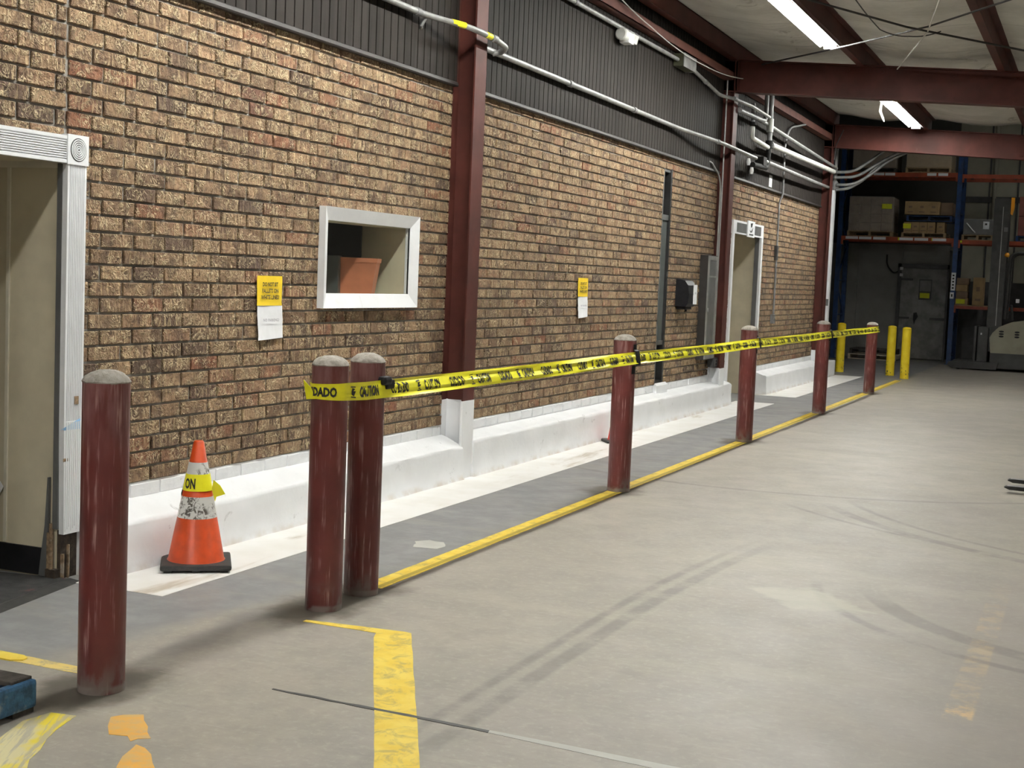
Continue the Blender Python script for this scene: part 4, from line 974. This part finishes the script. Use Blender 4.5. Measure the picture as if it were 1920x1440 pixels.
pipe('conduit', 'thin conduit dropping down the brick past the far door to a switch box', [(.15, 16.35, 4.13), (.07, 15.6, 4.0), (.07, 15.32, 3.75), (.07, 15.36, 2.96), (.03, 15.34, 2.86), (.03, 15.34, 1.15)], .016, 'galv_dull', rb_=.25)
sw = thing('switch_box', 'small grey switch box at the end of the thin brick conduit', 'switch', (.03, 15.34, 1.02))
MB().box(-.005, .05, 15.29, 15.40, 1.02, 1.16, c=.005).build('box_body', 'galv_dull', sw); MB().box(.05, .055, 15.335, 15.355, 1.08, 1.1).build('toggle', 'dark_grey', sw)
cf = thing('conduit_fitting', 'dark pull fitting midway down the thin brick conduit', 'fitting', (.03, 15.34, 1.98))
MB().box(.0, .05, 15.30, 15.37, 1.98, 2.2, c=.008).build('body', 'dark_grey', cf)
tag(MB().box(.031, .036, 14.56, 14.74, 3.03, 3.20).build('pale_patch', 'fix_white'), 'pale blue-white strip fixed on the far siding', 'panel')
# white corner post with junction and flexible conduits
cp = thing('corner_post', 'white painted corner post at the far end of the wall', 'post', (.06, 19.45, 0))
MB().box(-.02, .12, 19.38, 19.52, 0, 3.33, c=.006).build('post', 'white_trim', cp); MB().box(.02, .122, 19.372, 19.382, 1.28, 1.4).build('sticker', 'mid_grey', cp, 'small grey sticker')
jp = thing('junction_pipe', 'grey standing pipe with a cluster fitting on the corner post', 'pipe', (.1, 19.45, 3.33))
MB().tube([(.1, 19.45, 3.45), (.1, 19.45, 4.25)], .035, 12).build('tube', 'galv', jp); MB().lathe([(.05, 0), (.075, .03), (.075, .12), (.04, .17)], 16, (.1, 19.45, 3.33)).build('fitting', 'galv_dull', jp)
flex = [((.14, 3.34), (.35, 3.36), (.62, 3.52), (.85, 3.79), (1.25, 4.05)), ((.14, 3.42), (.45, 3.43), (.75, 3.62), (1.0, 3.84), (1.45, 4.06)), ((.14, 3.55), (.5, 3.56), (.85, 3.80), (1.2, 4.0), (1.55, 4.08)), ((.14, 3.64), (.45, 3.65), (.8, 3.9), (1.0, 4.06), (1.2, 4.09))]
fl_lab = ['lowest', 'second lowest', 'second highest', 'highest']
for i, p in enumerate(flex):
    t = thing('flexible_conduit', 'grey flexible conduit sweeping from the corner post, %s of four' % fl_lab[i], 'conduit', (p[0][0], 19.4, p[0][1]), 'flexible conduits at the corner post')
    MB().tube(bend([(x, 19.40 - .03 * i, z) for x, z in p], 8, .25), .026, 10).build('tube', 'galv_dull', t)
def cable(name, label, pts, rad, mat, cat='cable', sag=0.):
    P = []
    for a_, b_ in zip(pts, pts[1:]):
        a_, b_ = Vector(a_), Vector(b_)
        for k in range(8): t_ = k / 8; q = a_.lerp(b_, t_); q.z -= sag * 4 * t_ * (1 - t_); P.append(q)
    P.append(Vector(pts[-1])); return tag(MB().tube(P, rad, 6).build(name, mat), label, cat)
cable('brace_rod', 'dark brace rod crossing under the ceiling past the lamp towards the brick wall', [(1.6, 7.0, 4.27), (2.64, 8.78, 4.2), (3.68, 9.98, 4.14), (4.6, 11.3, 4.08)], .011, 'cable')
cable('brace_rod', 'second brace rod crossing the first in front of the roof beam', [(.5, 11.75, 4.34), (1.51, 10.47, 4.27), (2.85, 8.74, 4.19), (3.9, 7.0, 4.13)], .01, 'cable')
cable('string', 'pale string tied from the roof beam to the ceiling', [(3.15, 7.1, 4.17), (2.81, 9.04, 4.19), (2.16, 11.7, 4.24)], .008, 'string')
cable('wire', 'thin drooping wire under the ceiling insulation', [(2.3, 7.2, 4.3), (2.35, 8.98, 4.22), (2.6, 9.3, 4.2), (2.9, 9.4, 4.26)], .006, 'cable', sag=.02)
cable('wire', 'thin pale wire looped along the wall girt of the middle bay', [(.2, 6.5, 4.36), (.2, 8.1, 4.16), (.18, 10.2, 4.10), (.25, 12., 4.2)], .006, 'string', sag=.03)
cable('wire', 'dark wire hanging down beside the corner post', [(.35, 18.6, 4.3), (.22, 18.7, 4.05), (.2, 18.72, 3.8)], .009, 'cable')

# ------------------------------------------------------------------ fluorescent lamps
def lamp(x, y, z, label, tube='tube', L=2.42):
    t = thing('strip_lamp', label, 'lamp', (x, y, z), 'fluorescent strip lamps')
    MB().prism([(x - .115, z - .012), (x - .06, z + .04), (x - .03, z + .075), (x + .03, z + .075), (x + .06, z + .04), (x + .115, z - .012), (x + .11, z - .012), (x + .055, z + .032), (x - .055, z + .032), (x - .11, z - .012)], y - L / 2, y + L / 2, 'y').build('housing', 'fix_white', t)
    for s in (-1, 1): MB().tube([(x + s * .04, y - L / 2 + .02, z), (x + s * .04, y + L / 2 - .02, z)], .019, 8).build('tube', tube, t)
    for s in (-1, 1): MB().box(x - .07, x + .07, y + s * L / 2 - .012, y + s * L / 2 + .012, z - .03, z + .06).build('end_cap', 'fix_white', t)
    zc = ceil_z(x) - .1 if y < 19 else 7.5
    for s in (-1, 1): MB().tube([(x, y + s * .95, z + .07), (x, y + s * .95, zc)], .004, 6).build('hanger', 'cable', t)
    return t
lamp(1.6, 9.13, 4.30, 'bright strip lamp over the middle bay in front of the roof beam')
lamp(1.6, 6.69, 4.30, 'bright strip lamp joined end to end behind the lamp of the middle bay')
lamp(1.6, 16.97, 4.30, 'bright strip lamp seen below the roof beam')
lamp(1.6, 14.53, 4.30, 'bright strip lamp hidden behind the roof beam')
lamp(1.6, 2.55, 4.30, 'bright strip lamp above the white framed window')
lamp(1.6, .11, 4.30, 'bright strip lamp above the pair of bollards')
lamp(1.6, -5.3, 4.30, 'bright strip lamp above the camera end of the wall')
lamp(1.6, -7.74, 4.30, 'bright strip lamp behind the camera end of the wall')
for y, l in ((-5.5, 'by the entrance end'), (2.5, 'opposite the window bay'), (10.5, 'opposite the middle bay')): lamp(6.4, y, 4.05, 'added unseen fill strip lamp of the second row, ' + l, 'dim_tube')  # row added out of view as fill light for the floor
tag(MB().tube([(1.52, 14.9, 4.3), (1.5, 14.92, 4.15), (1.54, 14.95, 4.05), (1.56, 14.95, 4.0)], [.012, .02, .016, .008], 8).build('hanging_tie', 'string'), 'white tie hanging down by the far strip lamp', 'tie')
# ------------------------------------------------------------------ racking area beyond the brick wall
wb = struct(MB().box(-8, 1.25, 29.3, 29.5, 0, 7.5), 'wall_back', 'dark_wall', 'dark end wall behind the cooler')
wb2 = MB().box(1.25, 12, 29.3, 29.5, 0, 7.5)
wb2 = struct(wb2, 'wall_back.002', 'beige_metal', 'beige metal panel end wall behind the racking')
for i, x in enumerate((1.98, 2.62, 3.3)): MB().box(x - .02, x + .02, 29.28, 29.3, 0, 7.4).build('panel_seam', 'dark_grey', wb2)
MB().box(1.25, 6, 29.26, 29.3, 3.78, 3.92).build('wall_rail', 'dark_grey', wb2); MB().box(1.25, 6, 29.27, 29.3, 0, 1.9).build('dark_dado', 'dark_grey', wb2)
tag(MB().tube([(2.1, 29.2, 3.05), (2.1, 29.2, 5.6)], .045, 12).build('wall_pipe', 'beige_metal'), 'beige pipe standing on the metal panel wall', 'pipe')
ck = thing('walk_in_cooler', 'grey walk-in cooler box behind the pallet rack', 'cooler', (-2.3, 28.9, 0))
for i in range(7): MB().box(-6 + i * 1.04, -4.965 + i * 1.04, 28.2, 28.3, 0, 2.7).build('wall_panel', 'cooler', ck)
MB().box(-6, 1.28, 28.3, 29.2, 2.6, 2.7).build('roof_panel', 'cooler', ck)
dk = MB().box(.22, 1.26, 28.12, 28.2, .03, 2.15, c=.01).build('door', 'cooler_door', ck, 'scuffed grey cooler door')
for q in ((.14, .22, .0, 2.25), (1.26, 1.30, .0, 2.25), (.14, 1.30, 2.15, 2.25)): MB().box(q[0], q[1], 28.08, 28.2, q[2], q[3]).build('door_frame', 'dark_grey', dk)
for z in (.98,): MB().box(.2, .46, 28.09, 28.13, z - .025, z + .025).box(.92, 1.26, 28.09, 28.13, z - .03, z + .03).build('hinge_strap', 'dark_grey', dk)
MB().box(.2, .5, 28.09, 28.13, 1.86, 1.91).build('hinge_strap', 'dark_grey', dk)
MB().box(.64, .93, 28.105, 28.122, 1.42, 1.90).build('notice_board', 'dark_grey', dk); MB().box(.67, .89, 28.1, 28.106, 1.46, 1.58).build('yellow_label', 'label_yellow', dk); MB().box(.66, .91, 28.1, 28.106, 1.62, 1.87).build('grey_label', 'cooler_door', dk)
MB().prism([(.55, 1.1), (.62, 1.12), (.66, 1.02), (.6, .92), (.58, .82), (.55, .95)], 28.105, 28.122, 'y').build('paint_chip', 'black', dk, 'dark chipped patch')
MB().box(.19, .26, 28.06, 28.1, 2.1, 2.17).box(.19, .26, 28.06, 28.1, 1.95, 2.02).build('door_alarm', 'fix_white', dk)
tag(MB().tube(bend([(-.14, 28.16, 2.45), (-.13, 28.12, 2.2), (.05, 28.1, 2.0), (.22, 28.1, 2.12)], 6, .2), .018, 8).build('power_cord', 'cable'), 'dark cord looping from the cooler wall to its door', 'cord')

def wood_pallet(x0, x1, y0, y1, z, label, mat='wood', h=.12):
    t = thing('wooden_pallet', label, 'pallet', ((x0 + x1) / 2, (y0 + y1) / 2, z))
    for f_ in (0, .5, 1): x = x0 + (x1 - x0 - .05) * f_; MB().box(x, x + .05, y0, y1, z + .018, z + h - .018).build('stringer', mat, t)
    n_ = 5
    for i in range(n_):
        y = y0 + (y1 - y0 - .1) * i / (n_ - 1); MB().box(x0, x1, y, y + .1, z + h - .018, z + h).build('deck_board', mat, t)
    for i in (0, 1): y = y0 + (y1 - y0 - .1) * i; MB().box(x0, x1, y, y + .1, z, z + .018).build('bottom_board', mat, t)
    return t
def carton(x0, x1, y0, y1, z0_, z1_, label, mat='card', group=None, printing=False, sticker=None):
    t = thing('carton', label, 'box', ((x0 + x1) / 2, (y0 + y1) / 2, z0_), group)
    MB().box(x0, x1, y0, y1, z0_, z1_, c=.006).build('box_body', mat, t)
    if printing:
        w_, h_ = x1 - x0, z1_ - z0_; mb = MB(); k = max(1, int(w_ / .22))
        for i in range(k):
            a_ = x0 + w_ * (i + .5) / k; mb.box(a_ - .04, a_ + .035, y0 - .0015, y0, z0_ + h_ * .5, z0_ + h_ * .66); mb.box(a_ - .06, a_ + .06, y0 - .0015, y0, z0_ + h_ * .16, z0_ + h_ * .24)
        mb.build('printing', 'card_dark', t)
    if sticker: MB().box(*sticker[:2], y0 - .004, y0, *sticker[2:]).build('label', 'label_yellow', t, 'yellow label')
    return t
RY = 26.8
def rack_leg(x, label, z1=5.0):
    t = thing('rack_upright', label, 'rack', (x, RY + .5, 0), 'blue rack uprights')
    for y in (RY, RY + 1.0):
        MB().prism([(x - .05, y), (x + .05, y), (x + .05, y + .075), (x + .03, y + .075), (x + .03, y + .012), (x - .03, y + .012), (x - .03, y + .075), (x - .05, y + .075)], .012, z1, 'z').build('post', 'rack_blue', t)
        MB().box(x - .09, x + .09, y - .05, y + .12, 0, .012).build('foot_plate', 'rack_blue', t)
    for k in range(6):
        z = .2 + k * .8; zb = z + (.7 if k % 2 == 0 else 0); MB().tube([(x, RY + .07, z), (x, RY + 1.0, z)], .018, 6).build('brace', 'rack_blue', t)
        MB().tube([(x, RY + .07, z + .02), (x, RY + 1.0, z + .75)] if k % 2 == 0 else [(x, RY + .07, z + .75), (x, RY + 1.0, z + .02)], .018, 6).build('brace', 'rack_blue', t)
    return t
u0 = rack_leg(-1.05, 'blue rack upright beside the white corner post'); u1 = rack_leg(1.53, 'blue rack upright with white aisle labels'); u2 = rack_leg(4.2, 'blue rack upright behind the reach truck')
for q in ((1.48, 1.575, 1.66, 2.06), (1.47, 1.555, 1.48, 1.62)): MB().box(q[0], q[1], RY - .008, RY, q[2], q[3]).build('aisle_label', 'paper', u1, 'white aisle label')
mb = MB()
for i in range(5): mb.box(1.505, 1.545, RY - .0095, RY - .008, 1.70 + i * .07, 1.735 + i * .07)
mb.box(1.50, 1.53, RY - .0095, RY - .008, 1.52, 1.58); mb.build('lettering', 'ink', u1, None, 'stuff')
def rack_beam(x0, x1, z0_, z1_, label, tags=()):
    t = thing('shelf_beam', label, 'rack beam', ((x0 + x1) / 2, RY, z0_), 'orange rack shelf beams')
    for y in (RY - .02, RY + 1.0): MB().box(x0, x1, y, y + .05, z0_, z1_).build('beam', 'rack_orange', t)
    for x in (x0, x1 - .04): MB().box(x, x + .04, RY - .03, RY + .01, z0_ - .09, z1_ - .001).build('connector', 'rack_orange', t)
    for i in range(6): xx = x0 + .1 + (x1 - x0 - .25) * i / 5; MB().box(xx, xx + .06, RY + .03, RY + 1.0, z1_ - .03, z1_).build('cross_bar', 'galv_dull', t)
    for a_, b_, mt_ in tags: MB().box(a_, b_, RY - .024, RY - .02, z0_ + .03, z1_ - .01).build('price_tag', mt_, t, 'shelf tag')
    return t
rack_beam(-1.0, 1.48, 2.72, 2.82, 'orange shelf beam with white tags under the wrapped load', [(-.9, -.62, 'paper'), (-.6, -.32, 'paper'), (-.28, 0, 'paper'), (.3, .6, 'paper'), (.63, .93, 'paper'), (1.02, 1.32, 'paper'), (.27, .3, 'label_yellow'), (1.0, 1.02, 'label_yellow')])
rack_beam(-1.0, 1.48, 4.17, 4.27, 'upper orange shelf beam of the rack bay with the wrapped load', [(-.35, -.12, 'paper'), (-.1, .12, 'paper'), (.82, 1.02, 'paper'), (1.06, 1.27, 'paper')])
rack_beam(1.58, 4.15, 2.70, 2.79, 'orange shelf beam behind the truck mast', [(1.6, 1.66, 'label_yellow')])
rack_beam(1.58, 4.15, 4.15, 4.24, 'upper orange shelf beam over the truck mast')
rack_beam(1.58, 4.15, 1.26, 1.33, 'low orange shelf beam with the small cartons')
# loads
def film(x0, x1, y0, y1, z0_, z1_, t):
    MB().box(x0 - .012, x1 + .012, y0 - .012, y1 + .012, z0_, z1_ + .01, c=.02).build('stretch_film', 'wrap', t, 'clear stretch film')
wood_pallet(-.88, .13, RY, RY + 1.0, 2.82, 'wooden pallet under the tall film wrapped load')
wl = thing('wrapped_load', 'tall film wrapped load of brown cartons with a yellow label', 'load', (-.37, RY + .5, 2.94))
for k in range(4):
    for i in range(4):
        x = -.86 + i * .245; z = 2.94 + k * .195; MB().box(x, x + .241, RY + .02, RY + .96, z, z + .191, c=.006).build('carton', 'card_dark', wl)
film(-.86, .12, RY + .02, RY + .96, 2.94, 3.72, wl); MB().box(-.13, .09, RY - .004, RY + .0, 3.45, 3.56).build('label', 'label_yellow', wl, 'yellow label')
wood_pallet(.33, 1.30, RY, RY + 1.0, 2.82, 'wooden pallet under the row of small cartons', h=.11)
for i in range(5):
    x = .375 + i * .172 + (.03 if i == 4 else 0); carton(x, x + .166, RY + .02, RY + .5, 2.93, 3.165, ('first', 'second', 'third', 'fourth', 'last')[i] + ' small carton in the row on the shelf pallet, counted from the yellow label', printing=True, group='small cartons on the shelf pallet', sticker=(.36, .53, 3.02, 3.13) if i == 0 else None)
wood_pallet(.42, 1.41, RY + .03, RY + 1.0, 3.19, 'blue pallet stacked on the row of small cartons', 'rack_blue', .125)
carton(.375, 1.125, RY + .02, RY + .6, 3.335, 3.63, 'long printed carton on the blue pallet', printing=True); carton(1.14, 1.40, RY + .2, RY + .8, 3.335, 3.62, 'darker carton behind the long printed carton', 'card_dark')
wood_pallet(-.85, .13, RY, RY + 1., 4.27, 'wooden pallet under the dark wrapped top load', 'dirty_wood', .1); t = carton(-.84, .12, RY + .02, RY + .96, 4.372, 4.95, 'dark film wrapped block on the top shelf beside the corner post', 'card_dark'); film(-.84, .12, RY + .02, RY + .96, 4.372, 4.95, t)
wood_pallet(.34, 1.33, RY, RY + 1., 4.27, 'wooden pallet under the tan block on the top shelf', h=.115); t = carton(.35, 1.32, RY + .02, RY + .96, 4.39, 4.95, 'tan wrapped block on the top shelf', 'card'); film(.35, 1.32, RY + .02, RY + .96, 4.39, 4.95, t)
wood_pallet(1.64, 2.31, RY, RY + .9, 2.79, 'pale wooden pallet beside the truck mast')
wl = thing('wrapped_load', 'low film wrapped load with a white label beside the truck mast', 'load', (1.97, RY + .45, 2.91))
MB().box(1.67, 2.29, RY + .02, RY + .85, 2.912, 3.25, c=.03).build('dark_goods', 'dark_grey', wl); film(1.67, 2.29, RY + .02, RY + .85, 2.912, 3.255, wl)
MB().box(2.08, 2.21, RY + .0, RY + .005, 3.04, 3.21).build('label', 'paper', wl, 'white label'); MB().box(2.12, 2.165, RY - .001, RY + .0, 3.13, 3.17).build('mark', 'ink', wl)
MB().tube([(1.73, RY, 3.17), (1.86, RY - .002, 3.02), (1.92, RY, 2.96)], .012, 6).build('film_tail', 'paper', wl, 'white twist of film')
wood_pallet(2.78, 3.7, RY, RY + .9, 2.79, 'blue pallet under the red printed cartons', 'rack_blue')
for k in range(2): carton(2.81, 3.25, RY + .02, RY + .6, 2.915 + k * .43, 3.335 + k * .43, ('lower', 'upper')[k] + ' red printed carton on the blue pallet', 'card_red', group='red printed cartons')
MB_sh = MB().box(1.58, 2.3, RY, RY + .9, 1.33, 1.35); tag(MB_sh.build('shelf_board', 'wood'), 'thin wooden shelf board under the small cartons', 'shelf')
for k in range(4): carton(1.59 + .01 * (k % 2), 1.86 - .012 * (k % 3), RY + .02, RY + .4, 1.352 + k * .15, 1.498 + k * .15, ('bottom carton with a yellow label', 'second carton', 'third carton', 'top carton')[k] + ' of the small stack on the low shelf', 'card_dark' if k % 2 else 'card', group='small stack on the low shelf', sticker=(1.61, 1.80, 1.375, 1.475) if k == 0 else None)
carton(1.95, 2.18, RY + .02, RY + .4, 1.352, 1.97, 'tall narrow carton on the low shelf', 'card', printing=True)
wood_pallet(-.72, .36, 26.95, 28.0, 0, 'wooden pallet on the floor under the rack', 'pale_wood'); wood_pallet(-.70, .30, 27.02, 28.0, .12, 'upper wooden pallet on the floor under the rack', 'dirty_wood')

# reach truck
tr = thing('reach_truck', 'beige reach truck with a tall black mast parked before the rack', 'forklift', (3.1, 25.65, 0))
prof = [(2.52, .38), (2.49, .70), (2.54, .80), (2.66, .93), (2.9, 1.04), (3.3, 1.11), (4.3, 1.16), (4.3, .38)]
MB().prism(prof, 25.12, 26.2, 'y').build('body', 'truck_beige', tr)
MB().prism([(2.60, .06), (2.52, .2), (2.52, .378), (4.3, .378), (4.3, .06)], 25.1, 26.2, 'y').build('skirt', 'truck_grey', tr)
for x in (2.67, 2.98):
    for k in range(3): MB().lathe([(.05, 0), (.05, .006)], 14, T=Matrix.Translation((x + .05, 25.12, .735 + k * .052)) @ Matrix.Rotation(PI / 2, 4, 'X') @ Matrix.Diagonal((1, .38, 1, 1))).build('vent_slot', 'black', tr)
for y in (25.02, 26.05): MB().prism([(1.68, .08), (1.76, .03), (2.66, .03), (2.70, .18), (1.8, .18), (1.70, .15)], y, y + .2, 'y').build('straddle_leg', 'truck_grey', tr)
for y in (25.05, 26.07):
    MB().lathe([(.06, 0), (.06, .12)], 16, T=Matrix.Translation((1.9, y + .14, .06)) @ Matrix.Rotation(PI / 2, 4, 'X')).build('load_wheel', 'rubber', tr)
MB().lathe([(.15, 0), (.15, .1)], 20, T=Matrix.Translation((3.6, 25.3, .15)) @ Matrix.Rotation(PI / 2, 4, 'X')).build('drive_wheel', 'rubber', tr)
MB().box(2.24, 2.46, 25.2, 26.1, .17, .92, c=.02).build('carriage', 'truck_grey', tr); MB().box(2.17, 2.225, 25.15, 26.1, .19, .93, c=.01).build('carriage_plate', 'dark_grey', tr); MB().box(2.30, 2.33, 25.19, 25.2, .75, .79).build('label', 'paper', tr)
for k, y in enumerate((25.3, 25.9)):
    MB().prism([(2.40, y), (2.70, y), (2.70, y + .1), (2.66, y + .1), (2.66, y + .03), (2.44, y + .03), (2.44, y + .1), (2.40, y + .1)], .4, 3.62, 'z').build('mast_rail', 'truck_grey', tr)
MB().box(2.575, 2.59, 25.28, 25.3, .95, 3.45).build('mast_edge', 'galv', tr, 'bright worn mast edge')
for z in (.9, 2.2, 3.5): MB().box(2.45, 2.66, 25.35, 25.95, z, z + .08).build('cross_member', 'truck_grey', tr)
MB().prism([(2.73, 3.3), (2.77, 3.27), (2.80, 3.42), (2.80, 3.64), (2.73, 3.64)], 25.28, 25.33, 'y').build('amber_strip', 'amber', tr, 'amber plastic strip'); MB().lathe([(.04, -.04), (.055, 0), (.03, .05)], 12, (2.72, 25.24, 2.44)).build('amber_light', 'amber', tr, 'amber light')
MB().box(2.62, 2.70, 25.29, 25.3, 2.93, 3.02).build('plate', 'mid_grey', tr)
for y in (25.3, 26.0): MB().tube(bend([(2.75, y, 1.1), (2.78, y, 2.5), (4.2, y, 2.45), (4.25, y, 1.2)], 5, .2), .03, 8).build('guard_post', 'truck_grey', tr)
for i in range(5): x = 2.95 + i * .26; MB().tube([(x, 25.3, 2.49), (x, 26.0, 2.49)], .018, 6).build('guard_bar', 'truck_grey', tr)
MB().box(3.2, 3.9, 25.3, 26.0, 1.12, 1.3, c=.03).build('seat', 'black', tr); MB().tube([(2.9, 25.45, 1.08), (2.86, 25.42, 1.4)], .03, 8).build('steering_column', 'truck_grey', tr); MB().box(2.95, 3.02, 25.3, 25.32, 1.45, 1.53).build('tag', 'paper', tr); MB().lathe([(.03, 0), (.045, .03), (.02, .06)], 10, (2.62, 25.4, .93)).build('knob', 'fix_white', tr)
lamp(7.2, 25.0, 5.2, 'strip lamp beyond the reach truck', 'dim_tube'); lamp(3.6, 23.4, 6.3, 'added unseen fill strip lamp high over the rack aisle', 'dim_tube')  # second lamp is added, hidden by the roof beam, to brighten the racking
